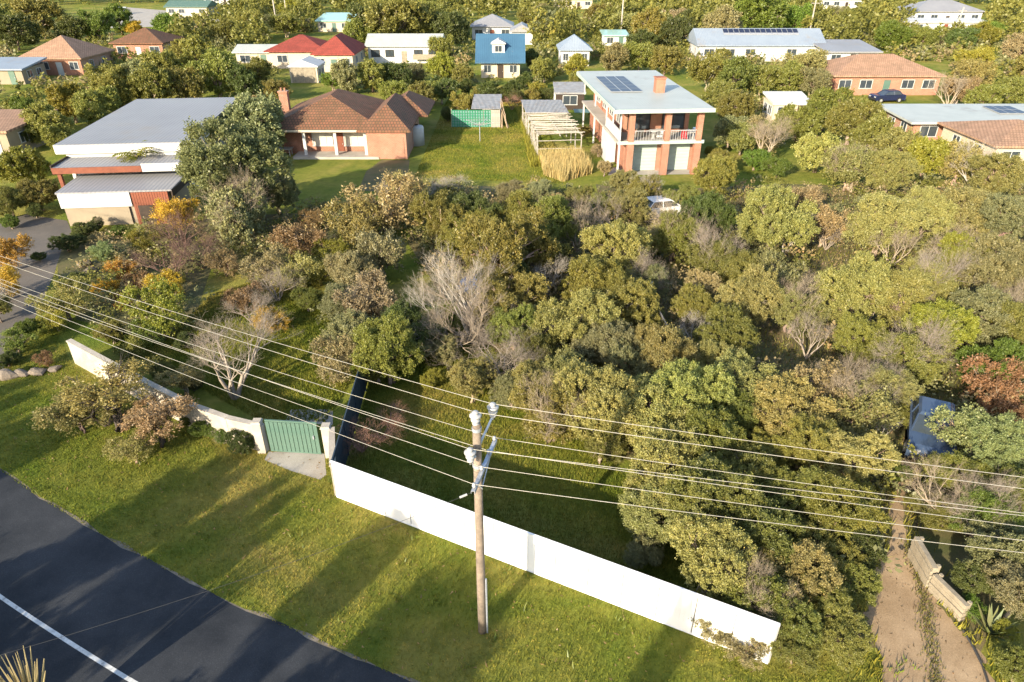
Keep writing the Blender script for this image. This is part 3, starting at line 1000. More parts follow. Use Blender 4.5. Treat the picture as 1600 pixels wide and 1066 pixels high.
def span(a, b, sag, n=26, t1=1.0):
    return [a.lerp(b, t1 * i / n) - Vector((0, 0, 4 * sag * (t1 * i / n) * (1 - t1 * i / n))) for i in range(n + 1)]


def solve(a, u, v, sag, reach):
    """end pole point at height a.z so that the sagging wire passes pixel u, v"""
    dz = 0.3
    for _ in range(30):
        q = at(u, v, a.z - dz)
        t = (q - a).length / reach
        dz = 4 * sag * min(t, .9) * (1 - min(t, .9))
    q = at(u, v, a.z - dz)
    dirn = Vector((q.x - a.x, q.y - a.y, 0)).normalized()
    return a + dirn * reach


for i, (a0, lv, rv) in enumerate(zip(att, left_v, right_v)):
    a = PB + a0
    L_ = solve(a, 0, lv, 0.62, 46)
    R_ = solve(a, 1600, rv, 0.5, 42)
    pts = list(reversed(span(a, L_, 0.62))) + span(a, R_, 0.5)[1:]
    ob = MB().tube(pts, 0.0075, 5).build('power_wire', M['wire'])
    tag(ob, f'pale overhead power wire tied to the {names[i]}', 'power wire', 'overhead wires on the street pole')
a = PB + ac + arm_dir * -1.06 + Vector((0, 0, -0.03))
b_ = at(642, 809, 6.3)
sw = MB().tube(fine([a, at(642, 809, 6.3), at(480, 870, 6.15), at(320, 925, 6.1), at(160, 976, 6.15), at(37, 1013, 6.25), at(-150, 1066, 6.5), at(-420, 1135, 7.0)], 5), 0.0045, 5).build('service_wire', M['dark_wire'])
tag(sw, 'thin service wire dropping from the crossarm across the white fence and the road', 'service wire')
st = tag(MB().tube([a + (b_ - a) * 0.1, a + (b_ - a) * 0.22], 0.03, 8).build('strain_insulator', M['porcelain']), 'tiny strain insulator on the service wire beside the crossarm', 'insulator')

# ------------------------------------------------------------------ the big houses, left to right
# modern house with three stepped flat roofs
mh = thing('modern_house', 'modern house with three stepped grey flat roofs and red timber trim', 'house', (-30.3, 49.8, 0), R(6))
MB().box((-0.4, 14.2, 2.25), (9.2, 16.8, 4.5)).build('wall', M['white'], mh)
mr = slab(-5.6, 4.6, 5.6, 23.6, 4.75, 4.95, 0.12).build('roof', M['grey_roof'], mh)
MB().box((-0.5, 5.58, 4.36), (10.2, 0.12, 0.66)).box((-5.62, 14.6, 4.40), (0.1, 18.0, 0.66)).build('fascia', M['white'], mr)
window(mh, -3.6, 2.6, 2.2, 0.9, 5.8, bars=2, frame='dark_timber')
window(mh, -5.0, 2.2, 1.6, 1.2, 10, 'left'); window(mh, -5.0, 2.2, 1.6, 1.2, 15, 'left')
r2 = slab(-4.9, 4.6, 2.9, 9.4, 3.65, 3.75, 0.12).build('carport_roof', M['grey_roof'], mh)
MB().box((-1.6, 2.85, 3.42), (6.6, 0.1, 0.46)).build('fascia', M['rust_timber'], r2)
MB().box((3.3, 2.85, 3.50), (3.1, 0.1, 0.62)).build('fascia', M['white'], r2)
MB().box((-4.93, 6.2, 3.62), (0.1, 6.6, 0.4)).build('fascia', M['dark_timber'], r2)
MB().box((-4.6, 3.2, 1.72), (0.26, 0.26, 3.44)).build('carport_post', M['rust_timber'], mh)
MB().box((0.2, 6.4, 1.7), (0.9, 0.3, 3.4)).build('carport_pier', M['rust_timber'], mh)
r3 = slab(-3.6, 4.7, -0.2, 4.2, 2.62, 2.75, 0.12).build('garage_roof', M['grey_roof'], mh)
MB().box((0.6, 2.1, 1.2), (7.6, 4.2, 2.38)).build('garage_wall', M['tan'], mh)
MB().box((-0.9, -0.24, 1.98), (5.1, 0.1, 1.06)).build('fascia', M['white'], r3)
MB().box((4.68, 2.0, 2.3), (0.1, 4.4, 0.5)).build('fascia', M['dark_timber'], r3)
bd = MB().box((0.09, 0, 1.25), (0.17, 0.06, 2.5)).mesh('cladding_board', M['rust_timber'])
for i in range(14):
    link('cladding_board', bd, mh, (1.75 + i * 0.19, -0.26, 0))
MB().box((2.6, -0.32, 0.75), (1.1, 0.05, 1.5)).build('door', M['dark_timber'], mh)
MB().box((-1.0, -0.1, 0.7), (4.6, 0.1, 1.4)).build('garage_door', M['tan'], mh)

# tiled brick house
a, b = at(430, 248), at(638, 248)
bh = thing('brick_house', 'low brick house with a mottled brown tiled hip roof and white porch posts', 'house', ((a + b) / 2))
W2 = (b - a).length / 2
MB().box((-1.9, 6.9, 1.3), (2 * W2 - 3.8, 9.8, 2.6)).build('wall', M['brick'], bh)
MB().box((W2 - 2.0, 5.0, 1.3), (3.9, 10.4, 2.6)).build('garage_wall', M['brick_pale'], bh)
hip(-W2 - .3, 4.0, 0.5, 12.2, 2.85, 5.3, 0.5, inset=4.6).build('roof', M['tile_brown'], bh)
hip(2.3, W2, 0.0, 11.6, 2.83, 4.75, 0.45, axis='y', inset=3.2).build('roof', M['tile_brown'], bh)
hip(W2 - 3.4, W2 + 1.0, 7.2, 14.5, 2.80, 4.4, 0.4, axis='y', inset=2.6).build('roof', M['tile_brown'], bh)
mb = MB()
mb.box((-1.9, 0.02, 2.70), (2 * W2 - 4.5, 0.1, 0.2))
mb.build('gutter', M['cream'], bh)
for x in (-3.65, -0.55, 2.45):
    MB().box((x, 0.6, 1.3), (0.28, 0.28, 2.6)).build('porch_post', M['white'], bh)
for x in (-2.2, 1.0):
    window(bh, x, 1.45, 2.1, 1.4, 2.0, bars=2, pane='blind')
door(bh, -0.55, y=2.0)
MB().box((W2 - 1.5, -0.22, 1.1), (2.4, 0.05, 2.1)).build('garage_door', M['brick_pale'], bh)
MB().box((-0.5, 0.8, 0.12), (8.6, 2.2, 0.24)).build('porch_floor', M['concrete'], bh)
ch = MB().box((-W2 - 1.0, 9.0, 2.5), (0.9, 0.7, 4.6)).box((-W2 - 1.0, 9.0, 4.85), (1.05, 0.85, 0.16)).build('chimney', M['brick'], bh)
for dx in (-.2, .2):
    MB().lathe([(0.12, 0), (0.1, 0.3), (0.13, 0.34)], 8, (-W2 - 1.0 + dx, 9.0, 4.9)).build('chimney_pot', M['brick'], ch)
for i, p in enumerate((at(420, 243, 0), )):
    t = thing('garden_table', 'pale slatted outdoor table on the lawn beside the porch posts', 'table', p)
    MB().box((0.9, 0, 0.72), (3.2, 1.0, 0.06)).build('tabletop', M['grey_timber'], t)
    for sx in (-.5, 2.3):
        for sy in (-.4, .4):
            MB().box((sx, sy, 0.35), (0.09, 0.09, 0.69)).build('leg', M['grey_timber'], t)

# two-storey brick house with balcony
tw = thing('two_storey_house', 'two-storey brick house with a balcony and solar panels on a pale flat roof', 'house', (13.9, 62.6, 0), R(4.5))
X0, X1 = -3.4, 3.35
MB().box((0, 10.5, 1.45), (6.7, 17.6, 2.9)).build('wall', M['brick'], tw)
MB().box((0.1, 11.6, 4.5), (6.3, 15.4, 2.8)).build('upper_wall', M['brick'], tw)
fl = MB().box((-0.35, 9.9, 3.0), (8.0, 19.4, 0.2)).build('balcony_floor', M['concrete'], tw)
MB().box((-0.35, 0.17, 3.02), (8.0, 0.06, 0.3)).build('balcony_edge', M['garage'], tw)
rf = slab(-5.0, 4.0, -0.6, 19.8, 6.05, 6.25, 0.1).build('roof', M['light_roof'], tw)
MB().box((-0.5, -0.64, 5.93), (9.0, 0.07, 0.34)).box((-5.04, 9.6, 6.03), (0.07, 20.4, 0.34)).build('fascia', M['garage'], rf)
solar(rf, -3.7, 7.2, 3, 5, lambda x, y: 6.05 + (y + .6) / 20.4 * 0.2)
MB().box((1.0, 7.2, 6.75), (0.9, 0.9, 1.4)).box((1.0, 7.2, 7.48), (1.05, 1.05, 0.12)).build('chimney', M['brick'], rf)
for x in (X0 + .25, 0.15, X1 - .25):
    MB().box((x, 0.35, 1.45), (0.62, 0.5, 2.88)).build('brick_pier', M['brick'], tw)
    MB().box((x, 0.35, 4.5), (0.5, 0.5, 2.78)).build('brick_pier', M['brick'], tw)
for x in (-1.5, 1.65):
    MB().box((x, 1.68, 1.3), (2.5, 0.08, 2.5)).build('garage_door', M['garage'], tw)
for x0, x1 in ((X0 + .5, -.1), (.4, X1 - .5)):
    br = MB().box(((x0 + x1) / 2, 0.22, 4.05), (x1 - x0, 0.06, 0.08)).box(((x0 + x1) / 2, 0.22, 3.22), (x1 - x0, 0.05, 0.05)).build('balustrade', M['alu'], tw)
    for i in range(11):
        MB().box((x0 + (x1 - x0) * (i + .5) / 11, 0.22, 3.62), (0.035, 0.035, 0.75)).build('baluster', M['alu'], br)
for x in (-1.6, 1.7):
    window(tw, x, 4.3, 2.2, 1.9, 3.87, bars=1, frame='dark_timber')
sd = MB().box((-4.15, 3.4, 3.62), (0.08, 6.5, 0.95)).build('side_balustrade', M['white'], tw)
for y, x in ((0.3, -4.15), (3.5, -4.15), (6.6, -4.15), (12.5, -4.15), (19.2, -4.15)):
    MB().box((x, y, 1.45), (0.16, 0.16, 2.88)).build('deck_post', M['white'], tw)
    MB().box((x, y, 4.9), (0.12, 0.12, 2.1)).build('deck_post', M['white'], tw)
for y in (5.0, 8.5, 12, 15.5):
    window(tw, -3.05, 4.4, 1.9, 1.6, y + .8, 'left', bars=1)
for y in (6.5, 11):
    window(tw, -3.35, 1.6, 1.5, 1.5, y, 'left', bars=1)
MB().box((-3.9, 6.0, 1.5), (0.9, 2.6, 2.9)).build('stair_wall', M['white'], tw)
tag(MB().box((0.0, 0, 0.22), (0.5, 0.5, 0.1)).box((0, .22, .55), (0.5, .06, .55)).box((-.2, -.2, .09), (.05, .05, .18)).box((.2, -.2, .09), (.05, .05, .18)).box((-.2, .2, .09), (.05, .05, .18)).box((.2, .2, .09), (.05, .05, .18))
    .build('balcony_chair', M['red'], None, loc=(15.75, 63.4, 3.11)), 'small red chair on the balcony of the two-storey house', 'chair')
for i, (x, y) in enumerate(((13.0, 63.9), (16.6, 63.6))):
    t = thing('balcony_table', ('white round table on the balcony between two brick piers beside dark windows', 'white round table on the balcony next to the red chair')[i], 'table', (x, y, 3.1))
    MB().lathe([(0.45, 0.68), (0.45, 0.72), (0, 0.72)], 14).build('tabletop', M['white'], t)
    MB().lathe([(0.2, 0), (0.05, 0.06), (0.05, 0.68)], 10).build('pedestal', M['white'], t)

for i, (x, mt, lab) in enumerate(((11.9, 'sleeper', 'pale timber crate on the balcony beside its corner brick pier'), (13.7, 'white', 'white box on the balcony beside the middle brick pier'), (17.0, 'car_blue', 'blue drum on the balcony at the end next to the last pier'))):
    b0 = MB()
    if i == 2:
        b0.lathe([(.26, 0), (.28, .1), (.28, .7), (.26, .8), (0, .8)], 12)
    else:
        b0.box((0, 0, .3), (.6, .5, .6)).box((0, 0, .62), (.66, .56, .05))
    tag(b0.build(('crate', 'storage_box', 'drum')[i], M[mt], None, loc=(x, 64.6, 3.1)), lab, ('crate', 'box', 'drum')[i])

# ------------------------------------------------------------------ houses further off
rh = simple_house('red_roof_house', 'cream house with a bright red tiled hip roof among trees', 494, 553, 113, 11, 2.9, 5.4, 'tile_red', 'cream', wins=2)
ax = at(436, 108) - at(523, 113)
MB().box((ax.x / 2 - 2.0, 8.6, 1.4), (9.5, 9, 2.8)).build('wing_wall', M['cream'], rh)
hip(ax.x / 2 - 7.0, ax.x / 2 + 2.9, 4.0, 13.2, 2.88, 5.0, 0.5).build('roof', M['tile_red'], rh)
window(rh, ax.x / 2 - 4.6, 1.6, 1.8, 1.2, 4.08)
gs = simple_house('garden_shed', 'small cream gabled shed with brown double doors before the red roof', 455, 498, 130, 4.5, 2.5, 3.4, 'white', 'cream', 'gable', wins=0, axis='y', dr=False, cat='shed', over=0.25)
for sx in (-1, 1):
    MB().box((sx * 0.95, -0.03, 1.15), (1.86, 0.06, 2.2)).build('door', M['sleeper'], gs)
wh = simple_house('white_cottage', 'long white weatherboard cottage with a pale gabled roof', 577, 688, 99, 7.5, 3.0, 4.6, 'light_roof', 'white', 'gable', wins=4, frame='dark_timber')
MB().box((3.9, -1.0, 1.2), (4.4, 0.08, 0.9)).build('verandah_screen', M['sleeper'], wh)
bl = simple_house('blue_roof_house', 'cream house under a steep bright blue steel roof with a white dormer', 752, 812, 122, 8, 2.5, 6.2, 'blue_roof', 'cream', 'gable', wins=2, over=0.9, axis='x')
dm = MB().box((-0.3, 1.9, 4.3), (2.0, 2.4, 1.7)).build('dormer', M['white'], bl)
hip(-1.3, 0.7, 0.6, 3.4, 5.1, 5.7, 0.2, gable=True, axis='y', thick=.1).build('dormer_roof', M['white'], bl)
window(bl, -0.3, 4.3, 1.2, 1.0, 0.7, frame='white')
sh = simple_house('solar_house', 'long white house with a blue-grey roof and a strip of solar panels', 1090, 1282, 96, 9, 2.8, 5.2, 'blue_grey_roof', 'white', 'gable', wins=5)
solar(sh, -6.5, 2.5, 14, 1, lambda x, y: 2.8 + (min(y, 9 - y) + .5) / 5.0 * 2.4, pw=0.95)
simple_house('grey_wing_house', 'grey roofed outbuilding between the solar panel house and the tan roof', 1290, 1368, 104, 9, 2.5, 3.4, 'grey_roof', 'white', 'slab', wins=2)
simple_house('tan_roof_house', 'wide salmon brick house with a tan tiled hip roof behind the navy car', 1300, 1462, 149, 10, 2.7, 4.9, 'tile_tan', 'brick_pale', wins=4)
gh = simple_house('grey_roof_house', 'long low brick house with a pale grey skillion roof', 1420, 1660, 226, 6.6, 2.5, 2.8, 'light_roof', 'brick_pale', 'slab', wins=4, over=0.8)
solar(gh, 2.2, 2.6, 3, 2, lambda x, y: 2.5 + (y + .8) / 8.2 * 0.3)
simple_house('corner_roof_house', 'house with a tan tiled roof and white gutter below the orange shrub', 1545, 1690, 270, 9, 2.6, 3.9, 'tile_tan', 'cream', wins=2)
simple_house('hedge_shed', 'small white roofed shed among dense trees', 1205, 1262, 192, 4, 2.3, 2.9, 'white', 'cream', 'slab', wins=1, cat='shed', over=0.2)
simple_house('grey_shed', 'low grey roofed garden shed beside the two-storey house', 868, 912, 172, 4, 2.2, 2.8, 'rusty_iron', 'dark_timber', 'slab', wins=1, dr=False, cat='shed', over=0.2)
simple_house('brown_roof_house', 'brick house with a broad brown hip roof at the tree line', 40, 132, 118, 10, 2.7, 5.6, 'tile_tan', 'brick', wins=3)
simple_house('ridge_house', 'brown tiled roof showing between trees beside the broad brown hip roof', 182, 258, 92, 9, 2.8, 5.0, 'tile_brown', 'brick', wins=2)
simple_house('iron_shed', 'blue-grey iron roofed shed below the broad brown hip roof', -25, 40, 132, 6, 2.3, 3.1, 'blue_grey_roof', 'tan', 'slab', wins=1, cat='shed')
simple_house('brown_cabin', 'brown clad cabin with a flat tan roof at the picture edge', -60, 22, 246, 8, 2.7, 3.0, 'tile_tan', 'tan', 'slab', wins=1)
simple_house('pale_shed', 'pale cream shed roof between tall shrubs beside the red roofed house', 372, 428, 105, 6, 2.5, 3.4, 'light_roof', 'cream', 'gable', wins=1, cat='shed')
simple_house('green_roof_house', 'long house with a dull green roof near the street', 262, 325, 26, 9, 2.7, 4.2, 'teal', 'cream', 'gable', wins=3)
pl = simple_house('pool_hall', 'pale teal glazed pool roof beyond the red roofed house', 498, 548, 50, 10, 2.6, 3.6, 'teal_glass', 'cream', 'slab', wins=2, cat='pool house')
simple_house('grey_cottage', 'grey hip roofed cottage behind the blue roofed house', 738, 800, 62, 9, 2.8, 5.0, 'grey_roof', 'white', wins=2)
simple_house('white_cabin', 'small white walled cabin with a grey gabled roof beyond the blue roof', 800, 832, 70, 6, 2.7, 4.0, 'grey_roof', 'white', 'gable', wins=1)
simple_house('pyramid_roof_house', 'house with a blue-grey pyramid roof poking from the bush', 876, 920, 104, 6.5, 2.8, 4.9, 'blue_grey_roof', 'white', wins=2)
simple_house('aqua_shed', 'low pale aqua shed roof beside the thin street pole', 944, 978, 74, 5, 2.4, 2.9, 'teal_glass', 'white', 'slab', wins=1, cat='shed')
simple_house('hill_house', 'white house with a wide dark grey roof at the top of the hill', 1425, 1530, 38, 12, 3.2, 5.6, 'grey_roof', 'white', wins=4)
simple_house('garage_block', 'white garage block below the wide dark grey roof', 1412, 1538, 52, 6, 2.6, 2.9, 'white', 'white', 'slab', wins=2, cat='garage')
simple_house('far_white_house', 'white house with a slate roof beyond the tall concrete pole', 1282, 1345, 14, 12, 3, 5, 'blue_grey_roof', 'white', wins=3)
simple_house('far_cream_house', 'cream house with pale roof on the skyline above the cottage', 868, 925, 14, 12, 3, 5, 'light_roof', 'cream', wins=3)
simple_house('far_slate_house', 'slate roofed house by the far street', 320, 372, 8, 12, 3, 5, 'blue_grey_roof', 'white', wins=3)

# street poles far off
for i, (u, v, h, lab) in enumerate(((1262, 66, 8.5, 'pale concrete street pole behind the solar panel house'), (1484, 66, 7, 'leaning pale pole below the wide dark grey roof'),
                                    (969, 66, 10, 'thin pale street pole behind the pyramid roof'), (433, 44, 11, 'grey street pole beyond the pale shed'), (452, 52, 9, 'shorter grey street pole near the teal pool roof'))):
    t = thing('street_pole', lab, 'pole', at(u, v), 0, 'distant street poles')
    MB().tube([(0, 0, 0), (0.03 if i != 1 else 0.9, 0, h)], [0.2, 0.13], 8).build('shaft', M['concrete'], t)
    MB().box((0.03 if i != 1 else 0.8, 0, h - 0.7), (1.8, 0.12, 0.12)).build('crossarm', M['grey_timber'], t)


# ------------------------------------------------------------------ cars
def car(name, label, p, rz, paint, L=4.4, Wd=1.78, ht=1.5, van=False):
    root = thing(name, label, 'car', p, rz)
    hw = Wd / 2
    prof = [(-L / 2, 0.45), (-L / 2 + .05, 0.88), (-L / 2 + .25, 0.98), (-L * .22, 1.0), (-L * .22, 1.0), (L * .46, 1.02), (L / 2, 0.9), (L / 2, 0.4), (L / 2 - .1, .3), (-L / 2 + .1, .3)]
    pts = [prof[k] for k in (0, 1, 2, 3, 5, 6, 7, 8, 9)]
    n = len(pts)
    v = []
    for s, ins in ((-1, 0.06), (-1, 0.0), (1, 0.0), (1, 0.06)):
        pass
    rows = ((-hw + .08, 0.96), (-hw, 1.0), (hw, 1.0), (hw - .08, 0.96))
    for y, k in rows:
        v += [(x * (k if abs(x) > L * .4 else 1), y, 0.3 + (z - 0.3) * (1.0 if k == 1 else 1.03)) for x, z in pts]
    f = []
    for r_ in range(3):
        for i in range(n):
            j = (i + 1) % n
            f.append((r_ * n + i, r_ * n + j, (r_ + 1) * n + j, (r_ + 1) * n + i))
    f.append(tuple(range(n))); f.append(tuple(3 * n + i for i in reversed(range(n))))
    body = MB().solid(v, f).build('body', M[paint], root)
    x0, x1 = -L * .24, (L * .47 if van else L * .40)
    zt = ht
    c = [(x0, -hw + .08, 0.99), (x1, -hw + .08, 1.0), (x1, hw - .08, 1.0), (x0, hw - .08, 0.99),
         (x0 + .75, -hw + .24, zt - .04), (x1 - (.18 if van else .55), -hw + .24, zt - .02), (x1 - (.18 if van else .55), hw - .24, zt - .02), (x0 + .75, hw - .24, zt - .04)]
    MB().solid(c, [(0, 1, 5, 4), (1, 2, 6, 5), (2, 3, 7, 6), (3, 0, 4, 7)]).build('glasshouse', M['glass'], root)
    rx0, rx1 = x0 + .70, x1 - (.12 if van else .50)
    MB().solid([(rx0, -hw + .22, zt - .05), (rx1, -hw + .22, zt - .03), (rx1, hw - .22, zt - .03), (rx0, hw - .22, zt - .05),
                (rx0 + .12, -hw + .32, zt + .03), (rx1 - .1, -hw + .32, zt + .04), (rx1 - .1, hw - .32, zt + .04), (rx0 + .12, hw - .32, zt + .03)],
               [(3, 2, 1, 0), (4, 5, 6, 7), (0, 1, 5, 4), (1, 2, 6, 5), (2, 3, 7, 6), (3, 0, 4, 7)]).build('roof_panel', M[paint], root)
    for s in (-1, 1):
        for xa, xb in ((x0 + .02, x0 + .73), (x1 - .02, x1 - (.2 if van else .53)), ((x0 + x1) / 2 + .1, (x0 + x1) / 2 + .1)):
            MB().tube([(xa, s * (hw - .075), 1.0), (xb, s * (hw - .225), zt - .03)], 0.035, 4).build('pillar', M[paint], root)
    for sx in (-L * .31, L * .30):
        for s in (-1, 1):
            wm = Matrix.Translation((sx, s * (hw - .09), 0.32)) @ Matrix.Rotation(math.pi / 2, 4, 'X')
            t = MB().lathe([(0.2, -.1), (0.31, -.1), (0.33, -.06), (0.33, .06), (0.31, .1), (0.2, .1)], 16)
            t.v = [tuple(wm @ Vector(q)) for q in t.v]
            w_ = t.build('wheel', M['tyre'], root)
            t = MB().lathe([(0.0, -.104), (0.2, -.104), (0.2, .104), (0.0, .104)], 12)
            t.v = [tuple(wm @ Vector(q)) for q in t.v]
            t.build('rim', M['alu'], w_)
    for s in (-1, 1):
        MB().box((-L / 2 + .04, s * (hw - .3), 0.76), (0.1, 0.36, 0.16)).build('headlight', M['porcelain'], root)
        MB().box((L / 2 - .02, s * (hw - .25), 0.82), (0.1, 0.28, 0.16)).build('tail_light', M['red'], root)
    MB().box((-L / 2 + .01, 0, 0.5), (0.12, Wd - .3, 0.2)).build('bumper', M['tyre'], root)
    return root


car('parked_car', 'dark steel blue car half hidden under trees by the dirt drive', at(1446, 690), R(62), 'car_blue', 4.2, 1.72, 1.5)
car('parked_car', 'dark navy hatchback on the lawn before the salmon brick house', at(1384, 159), R(8), 'car_navy')
car('parked_car', 'white car parked among trees below the two-storey house', at(1034, 338), R(200), 'car_white')
car('parked_car', 'white station wagon parked beyond the garage block', at(1590, 78), R(90), 'car_white', 4.7, 1.8, 1.6, True)
car('parked_car', 'white van in the far car court', at(188, 22), R(20), 'car_white', 4.9, 1.9, 1.9, True)

# ------------------------------------------------------------------ back garden of the block
# chook shed: iron roof, green netting front, leaning sticks
c0, c1 = at(706, 199), at(780, 201)
cw = (c1 - c0).length
cs = thing('chook_shed', 'old chook shed with corrugated iron roof and green netting front', 'shed', c0)
cd = 6.0
for x in (0, cw * .33, cw * .66, cw - 1.0, cw):
    MB().tube([(x, 0, 0), (x + .03, 0, 2.1)], 0.05, 5).build('post', M['grey_timber'], cs)
    MB().tube([(x, cd, 0), (x, cd, 2.4)], 0.05, 5).build('post', M['grey_timber'], cs)
slab(cw * .42, cw + .2, -0.2, cd + .3, 2.15, 2.6, 0.04).build('roof', M['rusty_iron'], cs)
net = MB()
for x0, x1 in ((0.05, cw - 1.05),):
    nx, nz = 15, 6
    for i in range(nx + 1):
        x = x0 + (x1 - x0) * i / nx
        net.box((x, -0.04, 1.0), (0.07, 0.02, 1.9))
    for j in range(nz + 1):
        net.box(((x0 + x1) / 2, -0.065, 0.06 + 1.88 * j / nz), (x1 - x0, 0.02, 0.06))
no = net.build('netting', M['net'], cs)
MB().box(((cw - 1) / 2, 0.05, 1.0), (cw - 1.1, 0.02, 1.9)).build('shade_cloth', M['net_back'], cs)
pb = MB().box((0, 0, 1.0), (0.17, 0.03, 2.0)).mesh('board', M['grey_timber'])
for i in range(6):
    link('board', pb, cs, (cw - 0.92 + i * 0.18, -0.05, 0))
for i in range(22):
    link('board', pb, cs, (cw + .02, 0.15 + i * 0.27, 0)).rotation_euler = (0, 0, math.pi / 2)
MB().box((cw * .45, cd, 1.1), (cw * .9, 0.04, 2.2)).build('back_wall', M['rusty_iron'], cs)
srnd = random.Random(5)
for i in range(9):
    p = c1 + Vector((srnd.uniform(.25, 1.2), srnd.uniform(-.3, 1.2), 0))
    q = c1 + Vector((srnd.uniform(.1, .35), srnd.uniform(.6, 1.4), srnd.uniform(2.2, 3.3)))
    tag(MB().tube(wander(p, q, srnd, 4, .04), [.05, .045, .04, .03, .02], 5).build('dry_branch', M['stick']),
        'dry pruned branch leaning on the boarded end of the chook shed', 'branch', 'branches leaning on the chook shed')
# rotary clothes line
cl = thing('clothes_line', 'rotary clothes line standing on the lawn before the green netting', 'clothes line', at(750, 221))
MB().tube([(0, 0, 0), (0, 0, 2.1)], 0.04, 8).build('mast', M['galv'], cl)
MB().lathe([(0.08, 1.55), (0.08, 1.75), (0.04, 1.8)], 8).build('winder', M['galv'], cl)
for i in range(4):
    t = math.pi / 4 + i * math.pi / 2 + .3
    MB().tube([(0, 0, 1.7), (1.7 * math.cos(t), 1.7 * math.sin(t), 2.15)], 0.025, 5).build('arm', M['galv'], cl)
lines = MB()
for r_ in (0.5, 0.8, 1.1, 1.4, 1.65):
    q = [(r_ * math.cos(math.pi / 4 + i * math.pi / 2 + .3), r_ * math.sin(math.pi / 4 + i * math.pi / 2 + .3), 1.7 + .45 * r_ / 1.7) for i in range(5)]
    lines.tube(q, 0.009, 4)
lines.build('line', M['wire'], cl)
# rough pole frame with an iron roof at its far end
pf = [at(840, 247), at(905, 238), at(822, 200), at(880, 195)]
fx = thing('pole_frame', 'rough frame of silvered timber poles with an iron roofed far end', 'frame', pf[0])
Wf, Df, Hf = 4.3, 15.5, 2.3
skew = lambda x, y: x - 0.085 * y
for i, y in enumerate((0, 3.0, 6.0, 9.0, 12.0, 15.4)):
    for x in (0, Wf):
        MB().tube(wander(Vector((skew(x, y), y, 0)), Vector((skew(x, y) + srnd.uniform(-.1, .1), y, Hf + srnd.uniform(-.1, .15))), srnd, 3, .02), 0.065, 5).build('pole', M['grey_timber'], fx)
for x in (0, Wf / 2, Wf):
    MB().tube(wander(Vector((skew(x, -.4), -.4, Hf)), Vector((skew(x, Df), Df, Hf + .05)), srnd, 6, .008), 0.06, 5).build('rafter', M['grey_timber'], fx)
y = 0.0
while y < 9.6:
    x0 = srnd.uniform(-.5, .1); x1 = Wf + srnd.uniform(-.3, .5)
    MB().tube(wander(Vector((skew(x0, y), y + srnd.uniform(-.25, .25), Hf + .12)), Vector((skew(x1, y), y + srnd.uniform(-.35, .35), Hf + .14)), srnd, 4, .012), srnd.uniform(.035, .06), 5).build('roof_pole', M['grey_timber'], fx)
    y += srnd.uniform(.22, .5)
for y in (.6, 1.3, 2.0, 3.4, 4.2, 5.2, 6.4, 7.4, 8.6, 10, 11.2, 12.6, 13.9):
    MB().tube(wander(Vector((skew(0, y) - .05, y, 0)), Vector((skew(0, y) + srnd.uniform(-.15, .15), y + srnd.uniform(-.3, .3), Hf)), srnd, 3, .03), srnd.uniform(.03, .05), 5).build('picket', M['grey_timber'], fx)
for z in (.8, 1.5):
    MB().tube(wander(Vector((skew(-.02, 0), 0, z)), Vector((skew(-.02, Df), Df, z + .1)), srnd, 6, .006), .04, 5).build('side_rail', M['grey_timber'], fx)
for z in (.9, 1.7):
    MB().tube(wander(Vector((0, -.05, z)), Vector((Wf, -.05, z + .1)), srnd, 4, .01), .04, 5).build('front_rail', M['grey_timber'], fx)
v = [(skew(-.2, 9.8), 9.8, Hf + .1), (skew(Wf + .3, 9.8), 9.8, Hf + .1), (skew(Wf + .3, 15.8), 15.8, Hf + .35), (skew(-.2, 15.8), 15.8, Hf + .35)]
MB().solid(v + [(a_, b_, c_ + .03) for a_, b_, c_ in v], [(3, 2, 1, 0), (4, 5, 6, 7), (0, 1, 5, 4), (1, 2, 6, 5), (2, 3, 7, 6), (3, 0, 4, 7)]).build('roof_sheet', M['rusty_iron'], fx)
a, b = at(789, 180), at(822, 176)
for i, dz in enumerate((1.0, 1.45)):
    q = span(a + Vector((0, 0, dz)), b + Vector((0, 0, dz + .1)), .12, 8)
    tag(MB().tube(q, .018, 4).build('rope', M['rope']), ('lower', 'upper')[i] + ' orange rope strung from the shed sticks to the pole frame', 'rope')

# blue tarp lump and a leaning iron sheet in the thicket
tp = at(746, 452)
mb = MB().lathe([(0.9, 0), (0.95, 0.3), (0.7, 0.75), (0.35, 0.95), (0, 1.0)], 9)
mb.v = [(x * 1.3 + .1 * math.sin(7 * y), y * .9, z * (1 + .15 * math.sin(5 * x))) for x, y, z in mb.v]
tag(mb.build('tarp_heap', M['tarp'], None, loc=tp), 'heap under a dark blue tarp in the shade of the moonah trees', 'tarp')
ip = at(1000, 488)
t = MB()
for i in range(8):
    t.box((0, 0, 0), (.06, .02 + .015 * (i % 2), 1.9), m=Matrix.Translation(ip + Vector((.3, 0, .93))) @ Matrix.Rotation(R(-12), 4, 'Y') @ Matrix.Translation((i * .06, 0, 0)))
tag(t.build('iron_sheet', M['galv'], None), 'leaning sheet of pale corrugated iron between tree trunks', 'iron sheet')
tag(slab(0, 2.6, 0, 1.8, 1.2, 1.25, .03).build('garden_sail', M['teal'], None, loc=at(897, 192)), 'green tarpaulin cover beside the two-storey house', 'tarp')
bn = thing('water_tank', 'white water tank standing against the brick house end', 'water tank', at(652, 226))
MB().lathe([(0.8, 0), (0.8, 1.8), (0.7, 1.95), (0.2, 2.05), (0, 2.05)], 16).build('tank_body', M['white'], bn, True)
MB().lathe([(0.22, 2.04), (0.22, 2.12), (0, 2.12)], 10).build('lid', M['dark_timber'], bn)

